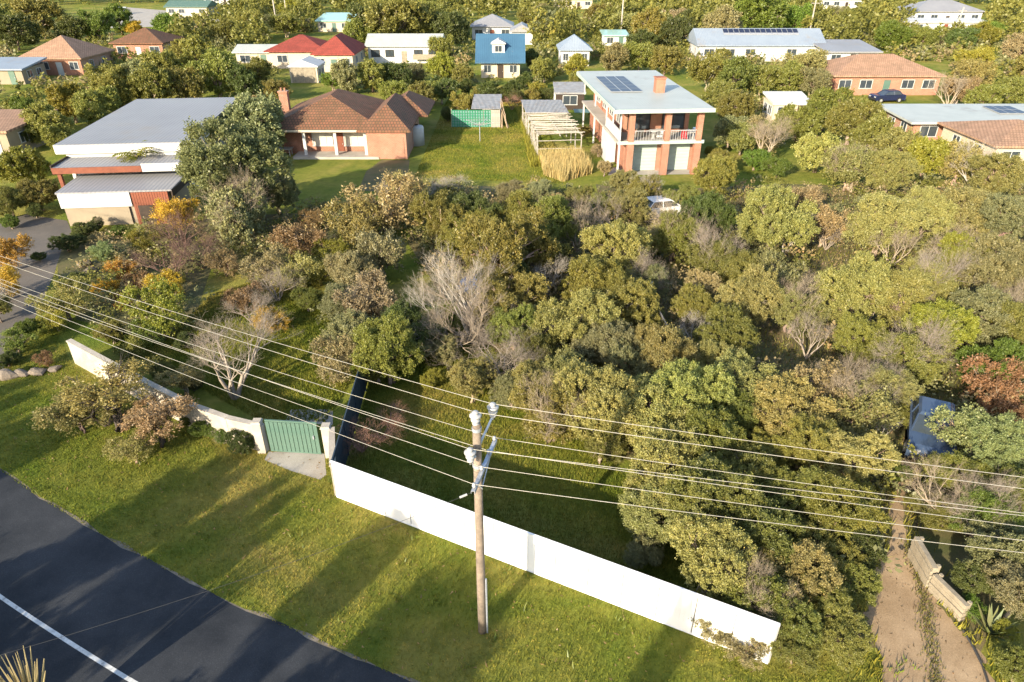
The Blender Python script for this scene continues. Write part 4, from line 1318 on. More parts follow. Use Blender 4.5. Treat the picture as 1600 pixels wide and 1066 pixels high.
# ------------------------------------------------------------------ retaining wall by the dirt drive
def sleeper_wall(label, p, q, h, rows):
    d_ = q - p
    root = thing('retaining_wall', label, 'wall', p, math.atan2(d_.y, d_.x))
    hh = h / rows
    me = MB().box((d_.length / 2, 0, hh / 2), (d_.length - .02, .16, hh - .03)).mesh('sleeper', M['sleeper'])
    for i in range(rows):
        link('sleeper', me, root, (srnd.uniform(-.015, .015), -.02 * (i % 2), i * hh))
    pm = MB().box((0, -.14, h / 2), (.1, .1, h + .05)).mesh('post', M['sleeper'])
    for x in (.1, d_.length - .1):
        link('post', pm, root, (x, .27, 0))
    return root


sleeper_wall('pale sleeper retaining wall along the narrow end of the dirt drive', at(1420, 868), at(1449, 919), 0.95, 5)
sleeper_wall('pale sleeper retaining wall stepping down beside the wide dirt drive', at(1451, 921), at(1502, 972), 0.75, 4)
MB  # edging pipe beside the drive
pe = [at(u, v, .05) for u, v in ((1505, 985), (1520, 1010), (1535, 1040), (1548, 1080))]
tag(MB().tube(pe, .035, 6).build('drive_edging', M['dark_wire']), 'thin dark edging pipe along the dirt drive', 'edging')
ORD = ['first', 'second', 'third', 'fourth', 'fifth', 'sixth', 'seventh', 'eighth', 'ninth', 'tenth', 'eleventh', 'twelfth', 'thirteenth', 'fourteenth', 'fifteenth', 'sixteenth']
# ------------------------------------------------------------------ plants placed one by one
PLANTS = []


def T(u, v, r, colour, noun='tree', fam='', lift=None, zs=None, key=None, bark=(0.30, 0.23, 0.17), name=None):
    lift = lift or (0.92 if noun == 'tree' else 0.75)
    zs = zs or (1.02 if noun == 'tree' else 0.9)
    if v < 330 and 640 < u < 950 and v > 265:
        v += 14
    if noun == 'tree':
        if fam == '' and 332 <= v < 500 and 660 < u < 880:
            r *= 1.14
        r *= 0.95 if (v < 332 and 640 < u < 950) else (1.24 if (v > 260 and u > 590) else 1.14)
    o = leafy(u, v, r, colour, '', name or ('shrub' if noun == 'shrub' else 'bushy_tree'), 'shrub' if noun == 'shrub' else 'tree', lift, zs, fam, key, bark)
    PLANTS.append((o, colour, noun, tree_pts[-1]))
    return o


def B(u, v, r, colour, key, noun='bare tree', zs=1.0, rz=0.0):
    o = leafless(u, v, r, colour, '', key, 'bare_shrub' if noun == 'bare shrub' else 'bare_tree', 'shrub' if 'shrub' in noun else 'tree', zs, rz)
    PLANTS.append((o, colour, noun, tree_pts[-1]))
    return o


PALE = (0.42, 0.30, 0.21)
# --- the block: moonah thicket
for a in ((690, 326, 36, 'olive'), (748, 322, 32, 'dark green'), (805, 326, 38, 'olive'), (855, 348, 38, 'olive'), (790, 392, 62, 'olive'), (845, 388, 40, 'olive'), (738, 372, 34, 'olive'),
          (800, 470, 42, 'olive'), (785, 432, 36, 'dark green')):
    T(*a, lift=0.95, bark=PALE, key=('moon0', 'moon1')[int(a[0]) % 2])
for a in ((800, 290, 28, 'grey-green'), (846, 288, 27, 'grey-green'), (905, 298, 26, 'olive'), (935, 315, 28, 'olive'), (872, 306, 22, 'tan')):
    T(*a)
for a in ((960, 395, 50, 'pale olive'), (925, 445, 46, 'olive'), (905, 500, 50, 'pale olive'), (985, 480, 44, 'olive'), (955, 535, 46, 'grey-green'), (1012, 440, 30, 'grey-green'), (1040, 545, 54, 'pale olive'),
          (985, 570, 40, 'grey-green'), (1010, 635, 62, 'pale olive'), (885, 590, 52, 'pale olive'), (930, 640, 58, 'pale olive'), (860, 642, 52, 'olive'), (1075, 625, 56, 'pale olive'), (1100, 690, 50, 'olive'),
          (1045, 735, 62, 'pale olive'), (1020, 800, 50, 'pale olive'), (1110, 790, 62, 'olive'), (1165, 735, 46, 'olive'), (1010, 855, 30, 'grey-green'), (1110, 880, 62, 'pale olive'), (1195, 830, 60, 'olive'),
          (1180, 925, 52, 'olive'), (1245, 900, 55, 'pale olive'), (1285, 935, 40, 'olive'), (1230, 965, 44, 'olive'), (940, 690, 36, 'olive')):
    T(*a)
for a in ((607, 548, 52, 'olive'), (640, 510, 40, 'dark green'), (588, 575, 26, 'olive'), (690, 545, 26, 'grey-green')):
    T(*a)
T(738, 598, 46, 'pale olive', 'shrub', lift=0.8)
T(838, 545, 36, 'olive'); T(842, 608, 40, 'pale olive'); T(800, 512, 34, 'olive'); T(700, 500, 28, 'olive'); T(675, 590, 24, 'yellow-green', 'shrub'); T(1036, 350, 16, 'olive', 'shrub')
T(800, 612, 40, 'grey-green', 'shrub', lift=0.7)
T(905, 655, 22, 'yellow-green', 'shrub', lift=0.7)
for a in ((748, 530, 92, 'pale', 'bare0', 'bare tree', 0.95, 0.25), (742, 535, 80, 'grey-brown', 'bare0', 'bare tree', 0.85, 0.0), (735, 530, 78, 'silver', 'bare0', 'bare tree', 1.25, -0.55), (752, 538, 62, 'grey-brown', 'bare1', 'bare tree', 0.8),
          (850, 470, 46, 'silver', 'bare1', 'bare tree', 1.0, 0.4), (905, 400, 52, 'pale', 'bare1', 'bare tree', 1.15, 1.4), (955, 365, 38, 'grey-brown', 'bare1', 'bare tree', 1.1, 2.6), (690, 308, 26, 'silver', 'bare2', 'bare shrub'),
          (715, 300, 22, 'silver', 'bare2', 'bare shrub'), (665, 315, 24, 'silver', 'bare2', 'bare shrub', 1.0, 1.0), (785, 592, 68, 'grey-brown', 'bare2', 'bare shrub', 0.95), (1165, 770, 44, 'pale', 'bare1', 'bare tree', 0.9, 1.0),
          (566, 706, 48, 'red-brown', 'bare2', 'bare shrub', 0.9), (598, 688, 40, 'red-brown', 'bare2', 'bare shrub', 0.8, 1.2), (612, 658, 28, 'red-brown', 'bare2', 'bare shrub', 0.7, 2.2), (545, 690, 22, 'purple-brown', 'bare2', 'bare shrub', 1.1, 3.1),
          (855, 545, 40, 'silver', 'bare1', 'bare tree', 1.0, 2.0)):
    B(*a)
# --- back of the block
for a in ((722, 163, 24, 'olive'), (700, 178, 14, 'dark green'), (765, 142, 22, 'dark green'), (800, 142, 20, 'dark green'), (840, 140, 18, 'yellow-green'), (820, 128, 18, 'dark green'), (690, 140, 26, 'dark green')):
    T(*a, lift=0.9)
B(800, 172, 18, 'red-brown', 'bare2', 'bare shrub')
# --- along the neighbour's side of the block
for a in ((600, 320, 48, 'tan', 'tree', 'airy'), (640, 300, 30, 'pale olive', 'tree', 'airy'), (560, 350, 42, 'pale olive', 'tree', 'airy'), (590, 395, 44, 'grey-green', 'tree', 'airy'), (548, 420, 42, 'grey-green'),
          (575, 470, 48, 'tan', 'tree', 'airy'), (545, 520, 46, 'grey-green'), (530, 560, 36, 'tan', 'tree', 'airy'), (535, 475, 34, 'grey-green'), (520, 395, 30, 'yellow-green', 'shrub', 'airy')):
    T(*a)
B(580, 380, 44, 'grey-brown', 'bare1'); B(560, 510, 46, 'grey-brown', 'bare1', 'bare tree', 1.1, 1.0); B(625, 330, 34, 'grey-brown', 'bare1', 'bare tree', 1.1, 2.0)
# --- neighbour's garden
T(358, 262, 78, 'silver-green', key='near3', lift=1.05, zs=1.0, bark=(0.4, 0.33, 0.25), name='spreading_tree')
T(400, 195, 48, 'grey-green', key='mid1', lift=1.0)
T(430, 300, 34, 'grey-green'); T(372, 340, 50, 'grey-green', key='mid2', lift=0.8)
T(274, 330, 30, 'golden', fam='airy', lift=1.5)
B(285, 395, 50, 'purple-brown', 'bare2', 'bare shrub', 1.1); B(270, 440, 54, 'purple-brown', 'bare2', 'bare shrub', 1.0, 1.0); B(318, 420, 40, 'purple-brown', 'bare2', 'bare shrub', 1.0, 2.0)
T(225, 378, 26, 'yellow-green', 'shrub', 'airy'); T(190, 418, 24, 'orange', 'shrub', 'airy'); T(165, 448, 20, 'golden', 'shrub', 'airy'); T(222, 442, 24, 'russet', 'shrub', 'airy'); T(195, 470, 18, 'orange', 'shrub', 'airy')
T(250, 478, 44, 'yellow-green', fam='airy', lift=0.95); T(262, 445, 24, 'golden', fam='airy'); T(240, 515, 28, 'bright green', 'shrub', 'airy')
T(98, 470, 34, 'pale olive', fam='airy'); T(85, 500, 26, 'yellow-green', 'shrub', 'airy'); T(118, 440, 24, 'dark green', 'shrub')
for a in ((105, 378, 22, 'dark green'), (130, 362, 20, 'dark green'), (150, 352, 14, 'dark green'), (182, 362, 14, 'bright green'), (203, 366, 13, 'bright green')):
    T(*a, noun='shrub', lift=0.7)
T(163, 396, 24, 'silver-green', 'shrub', lift=0.9)
T(420, 418, 34, 'tan', fam='airy'); T(470, 375, 34, 'russet', fam='airy'); T(490, 345, 24, 'russet', 'shrub', 'airy'); T(455, 425, 32, 'pale olive', fam='airy'); T(380, 468, 34, 'russet', 'shrub', 'airy'); T(420, 500, 28, 'golden', 'shrub', 'airy')
T(350, 410, 30, 'tan', 'shrub', 'airy'); T(500, 430, 24, 'yellow-green', 'shrub', 'airy'); T(480, 470, 24, 'olive', 'shrub')
B(435, 470, 46, 'grey-brown', 'bare2', 'bare shrub'); B(395, 505, 40, 'grey-brown', 'bare2', 'bare shrub', 1.0, 1.0)
B(368, 622, 96, 'grey-brown', 'bare1', 'bare tree', 0.95, 0.6)
T(175, 520, 26, 'olive', 'shrub'); T(205, 545, 24, 'olive', 'shrub', 'airy'); T(290, 530, 22, 'dark green', 'shrub')
T(300, 598, 20, 'dark green', 'shrub'); T(250, 575, 20, 'olive', 'shrub')
T(8, 395, 30, 'orange', fam='airy'); T(2, 440, 30, 'golden', fam='airy'); T(-10, 480, 26, 'olive')
# --- verge
T(165, 606, 58, 'pale olive', fam='airy', lift=1.25, zs=0.55, bark=(0.09, 0.07, 0.06), name='leaning_tree')
T(240, 655, 52, 'tan', fam='airy', lift=0.9, zs=0.6, bark=(0.09, 0.07, 0.06), name='leaning_tree')
T(118, 640, 46, 'pale olive', fam='airy', lift=0.8, zs=0.6, bark=(0.09, 0.07, 0.06), name='leaning_tree')
T(205, 700, 40, 'pale olive', 'shrub', 'airy', zs=0.7)
B(168, 665, 50, 'dark', 'bare3', 'bare tree', 0.9, 2.2); B(190, 672, 56, 'dark', 'bare3', 'bare tree', 0.8, 5.6)
T(285, 590, 30, 'pale olive', fam='airy', lift=1.1, zs=0.6)
T(318, 668, 24, 'bright green', 'shrub', lift=0.7); T(296, 655, 16, 'bright green', 'shrub', lift=0.7); T(374, 694, 26, 'dark green', 'shrub', lift=0.7); T(350, 683, 18, 'bright green', 'shrub', lift=0.7)
T(25, 535, 28, 'bright green', 'shrub', 'airy'); T(45, 515, 22, 'bright green', 'shrub'); T(10, 560, 20, 'dark green', 'shrub'); T(70, 560, 16, 'russet', 'shrub', 'airy')
T(60, 400, 12, 'dark green', 'shrub')
T(522, 748, 9, 'bright green', 'shrub', 'airy', lift=0.5)
# --- left of the modern house
for a in ((28, 265, 34, 'yellow-green', 'tree'), (55, 300, 30, 'olive', 'tree'), (10, 310, 30, 'olive', 'tree'), (60, 262, 20, 'bright green', 'shrub'), (15, 345, 18, 'bright green', 'shrub'), (55, 330, 15, 'dark green', 'shrub'),
          (75, 190, 34, 'olive', 'tree'), (110, 160, 30, 'yellow-green', 'tree'), (45, 175, 24, 'bright green', 'tree'), (150, 170, 30, 'olive', 'tree'), (185, 145, 30, 'olive', 'tree'), (90, 215, 22, 'olive', 'tree'), (30, 215, 18, 'dark green', 'tree'),
          (235, 135, 34, 'olive', 'tree'), (285, 130, 32, 'olive', 'tree'), (335, 115, 36, 'olive', 'tree'), (380, 130, 26, 'dark green', 'tree'), (310, 92, 34, 'olive', 'tree'), (255, 105, 30, 'olive', 'tree'), (215, 120, 26, 'grey-green', 'tree'),
          (165, 125, 26, 'olive', 'tree'), (400, 112, 22, 'olive', 'tree')):
    T(*a)
# --- round the far houses
for a in ((620, 30, 44, 'olive'), (580, 38, 34, 'dark green'), (660, 32, 40, 'olive'), (705, 45, 36, 'dark green'), (560, 55, 24, 'olive'), (690, 75, 26, 'olive'), (540, 120, 26, 'grey-green'), (580, 118, 24, 'olive'), (620, 115, 22, 'dark green'),
          (650, 112, 20, 'grey-green'), (690, 108, 30, 'yellow-green'), (720, 118, 22, 'olive'), (520, 125, 16, 'bright green'), (430, 138, 18, 'olive'), (660, 150, 26, 'olive'), (640, 175, 18, 'dark green'), (690, 118, 20, 'olive'),
          (900, 105, 24, 'yellow-green'), (850, 108, 24, 'olive'), (830, 92, 18, 'dark green'), (1000, 85, 24, 'olive'), (960, 92, 24, 'tan'), (1040, 90, 24, 'olive'), (1130, 85, 12, 'olive'), (1110, 110, 30, 'olive'), (1150, 120, 30, 'olive'),
          (1190, 122, 26, 'olive'), (1230, 122, 26, 'olive'), (1270, 128, 24, 'grey-green'), (1140, 60, 1, 'olive'), (1060, 50, 30, 'dark green'), (1130, 45, 34, 'tan'), (1190, 20, 40, 'bright green'), (1240, 30, 26, 'bright green'), (1020, 45, 30, 'olive'),
          (150, 40, 26, 'bright green'), (185, 30, 22, 'bright green'), (265, 40, 24, 'bright green'), (60, 22, 34, 'olive'), (20, 45, 30, 'dark green'), (110, 48, 22, 'dark green'), (350, 50, 20, 'olive'), (390, 35, 24, 'olive'), (210, 42, 12, 'golden')):
    if a[2] > 4:
        T(*a)
# --- two-storey house surroundings and the bush beyond the block
for a in ((785, 148, 14, 'dark green'), (808, 152, 15, 'dark green'), (832, 150, 14, 'olive'), (855, 146, 14, 'dark green'), (748, 146, 15, 'olive'), (728, 136, 16, 'dark green'), (672, 142, 24, 'olive'), (655, 168, 15, 'grey-green'), (612, 140, 18, 'olive'),
          (940, 150, 10, 'olive'), (900, 124, 16, 'olive'), (1130, 145, 24, 'olive'), (1160, 215, 26, 'pale olive'), (1130, 250, 20, 'olive'), (975, 285, 18, 'pale olive'), (945, 262, 16, 'tan'), (1500, 140, 22, 'tan'), (1540, 150, 24, 'olive'), (1580, 140, 24, 'olive')):
    T(*a)
T(1042, 228, 17, 'bright green', 'shrub', lift=1.3, zs=1.0)
T(1108, 235, 9, 'yellow-green', 'shrub'); T(912, 205, 12, 'olive', 'shrub'); T(935, 235, 14, 'tan', 'shrub', 'airy'); T(925, 172, 12, 'bright green', 'shrub')
for a in ((1150, 170, 28, 'olive'), (1140, 205, 24, 'grey-green'), (1195, 210, 30, 'tan', 'tree', 'airy'), (1180, 250, 22, 'bright green', 'shrub'), (1215, 262, 22, 'bright green', 'shrub'), (1250, 190, 30, 'olive'), (1290, 170, 32, 'olive'), (1330, 190, 34, 'olive'),
          (1370, 215, 34, 'olive'), (1280, 235, 34, 'pale olive'), (1330, 260, 38, 'pale olive'), (1400, 235, 34, 'pale olive'), (1390, 270, 36, 'pale olive'), (1450, 245, 34, 'yellow-green'), (1500, 255, 34, 'pale olive'), (1555, 275, 36, 'pale olive'),
          (1570, 192, 18, 'orange', 'shrub', 'airy'), (1595, 190, 16, 'russet', 'shrub', 'airy'), (1120, 280, 34, 'olive'), (1010, 300, 26, 'olive', 'tree'), (985, 325, 30, 'pale olive'), (1065, 310, 24, 'olive'), (1100, 330, 40, 'dark green'), (1055, 368, 38, 'olive'),
          (1210, 340, 50, 'pale olive'), (1255, 310, 26, 'tan', 'tree', 'airy'), (1290, 350, 34, 'tan', 'tree', 'airy'), (1020, 375, 26, 'pale olive'), (1120, 400, 36, 'olive'), (1160, 420, 34, 'olive'), (1220, 430, 36, 'grey-green', 'tree', 'airy'),
          (1170, 470, 44, 'pale olive'), (1240, 480, 40, 'pale olive'), (1100, 450, 26, 'tan', 'tree', 'airy'), (1330, 460, 52, 'pale olive'), (1400, 470, 48, 'pale olive'), (1450, 440, 46, 'pale olive'), (1380, 350, 48, 'pale olive'), (1440, 340, 44, 'pale olive'),
          (1510, 330, 50, 'pale olive'), (1570, 350, 44, 'grey-green'), (1500, 410, 36, 'yellow-green'), (1560, 430, 48, 'grey-green'), (1530, 490, 52, 'grey-green'), (1590, 520, 44, 'olive'), (1470, 520, 46, 'yellow-green'), (1560, 570, 44, 'bright green'),
          (1420, 560, 46, 'olive'), (1350, 530, 42, 'olive'), (1130, 530, 40, 'olive'), (1080, 480, 28, 'olive'), (1110, 570, 40, 'pale olive'), (1160, 600, 46, 'pale olive'), (1140, 650, 36, 'olive'), (1230, 640, 50, 'pale olive'), (1290, 610, 44, 'tan', 'tree', 'airy'),
          (1340, 640, 46, 'pale olive', 'tree', 'airy'), (1270, 700, 44, 'olive'), (1330, 720, 46, 'pale olive'), (1380, 610, 40, 'pale olive'), (1210, 700, 34, 'olive'), (1250, 770, 46, 'olive'), (1310, 800, 52, 'olive'), (1285, 860, 44, 'olive'),
          (1340, 860, 34, 'dark green'), (1330, 915, 34, 'olive'), (1310, 990, 40, 'olive'), (1240, 1010, 34, 'olive'), (1165, 1018, 24, 'grey-green', 'tree', 'airy'), (1118, 985, 24, 'grey-green', 'tree', 'airy'), (1150, 945, 30, 'grey-green', 'tree', 'airy'), (1560, 600, 40, 'russet', 'tree', 'airy'),
          (1590, 640, 30, 'russet', 'shrub', 'airy'), (1510, 680, 44, 'grey-green', 'tree', 'airy'), (1560, 700, 50, 'grey-green'), (1500, 740, 40, 'olive'), (1590, 770, 46, 'olive'), (1530, 800, 44, 'bright green'), (1480, 800, 30, 'olive'),
          (1570, 860, 50, 'grey-green'), (1530, 900, 34, 'dark green'), (1590, 930, 44, 'grey-green'), (1570, 985, 22, 'yellow-green', 'shrub'), (1520, 950, 22, 'bright green', 'shrub', 'airy'), (1595, 1040, 34, 'olive'), (1470, 660, 26, 'pale olive', 'tree', 'airy'), (1425, 655, 20, 'olive', 'tree', 'airy'), (1400, 740, 26, 'bright green', 'shrub'), (1440, 780, 22, 'olive', 'shrub')):
    T(*a)
for a in ((1225, 400, 40, 'silver', 'bare1', 'bare tree', 1.2, 0.2), (1390, 420, 40, 'pale', 'bare1', 'bare tree', 1.2, 1.2), (1520, 300, 40, 'silver', 'bare1', 'bare tree', 1.3, 2.1), (1330, 300, 40, 'pale', 'bare1', 'bare tree', 1.3, 2.6), (1090, 560, 40, 'silver', 'bare1', 'bare tree', 1.2, 1.7), (1560, 520, 46, 'pale', 'bare1', 'bare tree', 1.3, .4), (1260, 560, 40, 'grey-brown', 'bare1', 'bare tree', 1.2, 1.4),
          (1300, 660, 60, 'pale', 'bare1', 'bare tree', 1.2, 0.7), (1470, 820, 60, 'pale', 'bare1', 'bare tree', 1.2, 1.9), (1190, 260, 44, 'pale', 'bare1', 'bare tree', 1.2, 0.3), (1490, 440, 52, 'pale', 'bare1', 'bare tree', 1.1, 1.1), (1480, 170, 30, 'pale', 'bare1', 'bare tree', 1.2, 2.0),
          (1345, 520, 44, 'grey-brown', 'bare1', 'bare tree', 1.2, 2.2), (1420, 520, 44, 'pale', 'bare1', 'bare tree', 1.2, 2.9), (1290, 390, 40, 'grey-brown', 'bare2', 'bare shrub'), (1075, 400, 30, 'silver', 'bare1', 'bare tree', 1.0, .5), (1360, 690, 40, 'silver', 'bare1', 'bare tree', 1.0, .9)):
    B(*a)
N_HAND = len(PLANTS)

# --- the rest of the bush between the far houses (kept clear of what the photograph shows)
KEEP = [(85, 150, 330, 355), (425, 142, 655, 310), (905, 105, 1112, 272), (435, 52, 556, 126), (577, 56, 690, 98), (743, 55, 820, 115), (1085, 58, 1290, 84), (1288, 76, 1372, 98), (1298, 96, 1478, 146), (1360, 144, 1412, 164),
        (1400, 160, 1600, 212), (1536, 214, 1600, 248), (1200, 156, 1264, 180), (862, 136, 912, 164), (32, 62, 142, 116), (182, 58, 258, 80), (0, 103, 42, 126), (0, 194, 28, 240), (372, 70, 428, 98), (258, 0, 330, 22), (498, 24, 548, 46),
        (736, 28, 800, 58), (876, 68, 918, 88), (940, 58, 980, 74), (1420, 0, 1540, 42), (1282, 0, 1345, 12), (868, 0, 925, 10), (320, 0, 372, 8), (170, 4, 240, 26), (652, 138, 930, 262), (60, 0, 250, 46), (800, 40, 832, 66)]
frnd = random.Random(17)


def project(p):
    s, c = math.sin(PITCH), math.cos(PITCH)
    dz = CAM_H - p[2]
    d = p[1] * c + dz * s
    return 800 + FPX * p[0] / d, 533 + FPX * (dz * c - p[1] * s) / d, d


def clear(x, y, rad, lift=0.85):
    u, v, d = project((x, y, rad * lift))
    rp = rad * FPX / d
    if u < -rp or u > 1600 + rp or v < -rp:
        return False
    for a, b, c, e in KEEP:
        if a - rp * .6 < u < c + rp * .6 and b - rp * .55 < v < e + rp * .45:
            return False
    return True


tries = 0
while len(PLANTS) < 385 and tries < 14000:
    tries += 1
    y = 74 + 130 * frnd.random() ** 1.15
    x = frnd.uniform(-.82, .82) * (y * .87 + 9)
    rad = frnd.uniform(1.9, 3.0) + y * 0.006
    if any((x - a) ** 2 + (y - b) ** 2 < ((rad + c) * .78) ** 2 for a, b, c in tree_pts) or not clear(x, y, rad):
        continue
    colr = frnd.choice(('olive', 'olive', 'pale olive', 'dark green', 'grey-green', 'yellow-green', 'tan', 'bright green'))
    o = plant('bushy_tree', '', 'tree', prnd.choice(('far0', 'far1', 'far2')), Vector((x, y, 0)), rad, colr, 0.9)
    PLANTS.append((o, colr, 'tree', tree_pts[-1]))

# --- wood beyond: reads as one mass
me0, _, _ = crown_mesh('far_crown', 77, nt=62, tuft=0.2, nleaf=14, ll=0.175, lw=0.11, nl=12, sprig=4)
k0 = len(me0.vertices)
V0 = np.empty(k0 * 3, np.float32); me0.vertices.foreach_get('co', V0); V0 = V0.reshape(-1, 3)
tn0 = np.empty(len(me0.polygons), np.float32); me0.attributes['tint'].data.foreach_get('value', tn0)
bpy.data.meshes.remove(me0)
wl = []
t_ = 0
while len(wl) < 330 and t_ < 14000:
    t_ += 1
    y = 150 + 290 * frnd.random() ** 1.2
    x = frnd.uniform(-.85, .85) * (y * .87 + 9)
    rad = frnd.uniform(2.6, 4.6) * (1 + (y - 150) / 500)
    if any((x - a) ** 2 + (y - b) ** 2 < ((rad + c) * .72) ** 2 for a, b, c in wl + tree_pts) or not clear(x, y, rad):
        continue
    wl.append((x, y, rad))
Vs, Ts = [], []
for x, y, rad in wl:
    a = frnd.uniform(0, 6.28)
    ca, sa = math.cos(a), math.sin(a)
    q = V0 @ np.array([[ca, sa, 0], [-sa, ca, 0], [0, 0, .9]], np.float32) * rad + np.array([x, y, rad * .8], np.float32)
    Vs.append(q); Ts.append(np.clip(tn0 + frnd.uniform(-.25, .15), 0, 1))
V_ = np.concatenate(Vs)
wd = stuff('far_woodland', numpy_mesh('far_woodland', V_, np.arange(len(V_)).reshape(-1, 4), M['leaf'], np.concatenate(Ts)), 'distant mass of olive green bush trees on the far slope')
wd.color = (*COLOURS['olive'], 1)

def in_poly(P, poly):
    r_ = np.zeros(len(P), bool)
    for i in range(len(poly)):
        (x0, y0), (x1, y1) = poly[i], poly[i - 1]
        c = (y0 > P[:, 1]) != (y1 > P[:, 1])
        r_ ^= c & (P[:, 0] < (x1 - x0) * (P[:, 1] - y0) / (y1 - y0 + 1e-12) + x0)
    return r_


# --- scrub under and between the trees: one mass nobody could count
def scrub(name, label, colour, polys, n, r_, nt_, nleaf_, leaf, seed, keepclear=False):
    me, _, _ = crown_mesh('scrub', seed, nl=8, nt=nt_, tuft=.26, nleaf=nleaf_, ll=leaf, lw=leaf * .6, sprig=4)
    k_ = len(me.vertices)
    v0 = np.empty(k_ * 3, np.float32); me.vertices.foreach_get('co', v0); v0 = v0.reshape(-1, 3)
    t0 = np.empty(len(me.polygons), np.float32); me.attributes['tint'].data.foreach_get('value', t0)
    bpy.data.meshes.remove(me)
    rr = random.Random(seed)
    vs, ts = [], []
    for poly, share in polys:
        xs, ys = [p[0] for p in poly], [p[1] for p in poly]
        m_, k = 0, 0
        while m_ < n * share and k < n * 12:
            k += 1
            x, y = rr.uniform(min(xs), max(xs)), rr.uniform(min(ys), max(ys))
            q = np.array([[x, y]])
            if not in_poly(q, poly)[0] or any(in_poly(q, b)[0] for b in BLOCK):
                continue
            rad = rr.uniform(.6, 1.25) * r_ * (1 + max(0, y - 70) / 160)
            if keepclear and not clear(x, y, rad, .6):
                continue
            m_ += 1
            a = rr.uniform(0, 6.28); ca, sa = math.cos(a), math.sin(a)
            vs.append(v0 @ np.array([[ca, sa, 0], [-sa, ca, 0], [0, 0, .85]], np.float32) * rad + np.array([x, y, rad * .5], np.float32))
            ts.append(np.clip(t0 + rr.uniform(-.3, .2), 0, 1))
    V_ = np.concatenate(vs)
    o = stuff(name, numpy_mesh(name, V_, np.arange(len(V_)).reshape(-1, 4), M['leaf'], np.concatenate(ts)), label)
    o.color = (*COLOURS[colour], 1)


BLOCK = [[(v.co.x, v.co.y) for v in bpy.data.objects[n_].data.vertices] for n_ in ('dirt_drive',)]
BLOCK += [[(p.x, p.y) for p in (at(*q) for q in pl_)] for pl_ in (((1395, 640), (1490, 620), (1500, 735), (1390, 735)), ((1200, 535), (1270, 525), (1275, 580), (1215, 595)), ((995, 318), (1065, 315), (1065, 355), (995, 360)),
          ((950, 262), (1100, 262), (1085, 310), (960, 300)))]
bush = [(8.2, 13.9), (13, 15), (16, 20), (17.5, 22), (22, 17), (60, 20), (60, 62), (24, 61), (11, 57), (8.5, 62), (7.2, 30)]
thick = [(3.5, 22), (5.5, 19.5), (7.2, 14.5), (8.2, 14), (7.4, 30), (7.4, 57), (-8, 58), (-8, 46), (-4, 36), (-1, 31)]
farp = [(-75, 72), (75, 72), (150, 200), (-150, 200)]
gard = [(p.x, p.y) for p in (at(*q) for q in ((90, 440), (200, 365), (330, 345), (520, 330), (640, 300), (545, 560), (520, 590), (480, 420), (330, 430), (280, 540), (120, 510)))]
for i, (nm_, lb_, cl_) in enumerate((('undergrowth', 'olive green scrub filling the gaps under the trees', 'olive'), ('undergrowth', 'pale grey-green scrub between the trees', 'grey-green'), ('undergrowth', 'tan dry scrub between the trees', 'tan'))):
    scrub(nm_, lb_, cl_, ((bush, .62), (thick, .23), (gard, .15)), (620, 420, 360)[i], 1.05, 22, 11, .165, 300 + i)
    scrub('far_scrub', lb_.replace('trees', 'far houses'), cl_, ((farp, 1.0),), (640, 330, 240)[i], 1.25, 18, 8, .27, 320 + i, True)

# --- trees across the road whose shade falls over the asphalt and the verge
AC = Vector((SUN_H.y, -SUN_H.x, 0))                          # across the light
shade = []
for u0, u1, vt in (((-80, 640), (150, 745), -75), ((268, 770), (462, 850), -34), ((520, 900), (598, 925), -30), ((668, 905), (835, 965), -28), ((1010, 1040), (1060, 1050), -10)):
    a, b = at(*u0), at(*u1)
    s0, s1 = a.dot(AC), b.dot(AC)
    n_ = max(1, round((s1 - s0) / 3.4))
    for k in range(n_):
        f = (k + .5) / n_
        shade.append((u0[0] + (u1[0] - u0[0]) * f, u0[1] + (u1[1] - u0[1]) * f + vt, (s1 - s0) / n_ / 1.75))
for i, (u, v, rad) in enumerate(shade):
    h = 7.6 + (i * 37 % 10) / 10
    rad = min(rad, 2.5)
    tip = at(u, v)
    p = tip - SUN_H * (h - 0.5) / math.tan(SUN_EL)
    plant('roadside_tree', f'{ORD[i]} tall roadside tree across the road, counting towards the dirt drive', 'tree', ('mid1', 'mid3', 'mid0')[i % 3], p, rad, 'olive',
          (h - rad * 0.9) / rad * 0.42, (h - rad * 0.9 * 1.2) / rad, 'trees across the road')
mid_line = offset_line(edge, 3.3)
kerb, last = [], None
for q in mid_line:
    if -33 < q.x < 3 and (last is None or (q - last).length > 3.1):
        kerb.append(q); last = q
for i, q in enumerate(kerb[:16]):
    p = Vector((q.x, q.y, 0)) - SUN_H * (8.8 + 0.8 * math.sin(i * 2.1))
    plant('kerb_shrub', f'{ORD[i]} broad low shrub along the far kerb, counting towards the dirt drive', 'shrub', ('mid0', 'mid2', 'mid3')[i % 3], p, 1.9 + 0.25 * math.sin(i * 1.7), 'olive', 1.05, 1.0, 'shrubs along the far kerb')
pg = thing('verge_plant', 'tall spiky pale pampas tuft at the bottom corner of the road', 'plant', Vector((at(4, 1034, 3.1).x, at(4, 1034, 3.1).y, 0)))
for i in range(46):
    t = i * 2.4; r_ = frnd.uniform(.4, 1.0)
    e = Vector((math.cos(t) * r_ * .8, math.sin(t) * r_ * .8, frnd.uniform(2.2, 3.1)))
    MB().tube([(0, 0, 0), tuple(e * .55 + Vector((0, 0, .25))), tuple(e)], [.03, .035, .008], 4).build('leaf_blade', M['straw'], pg)

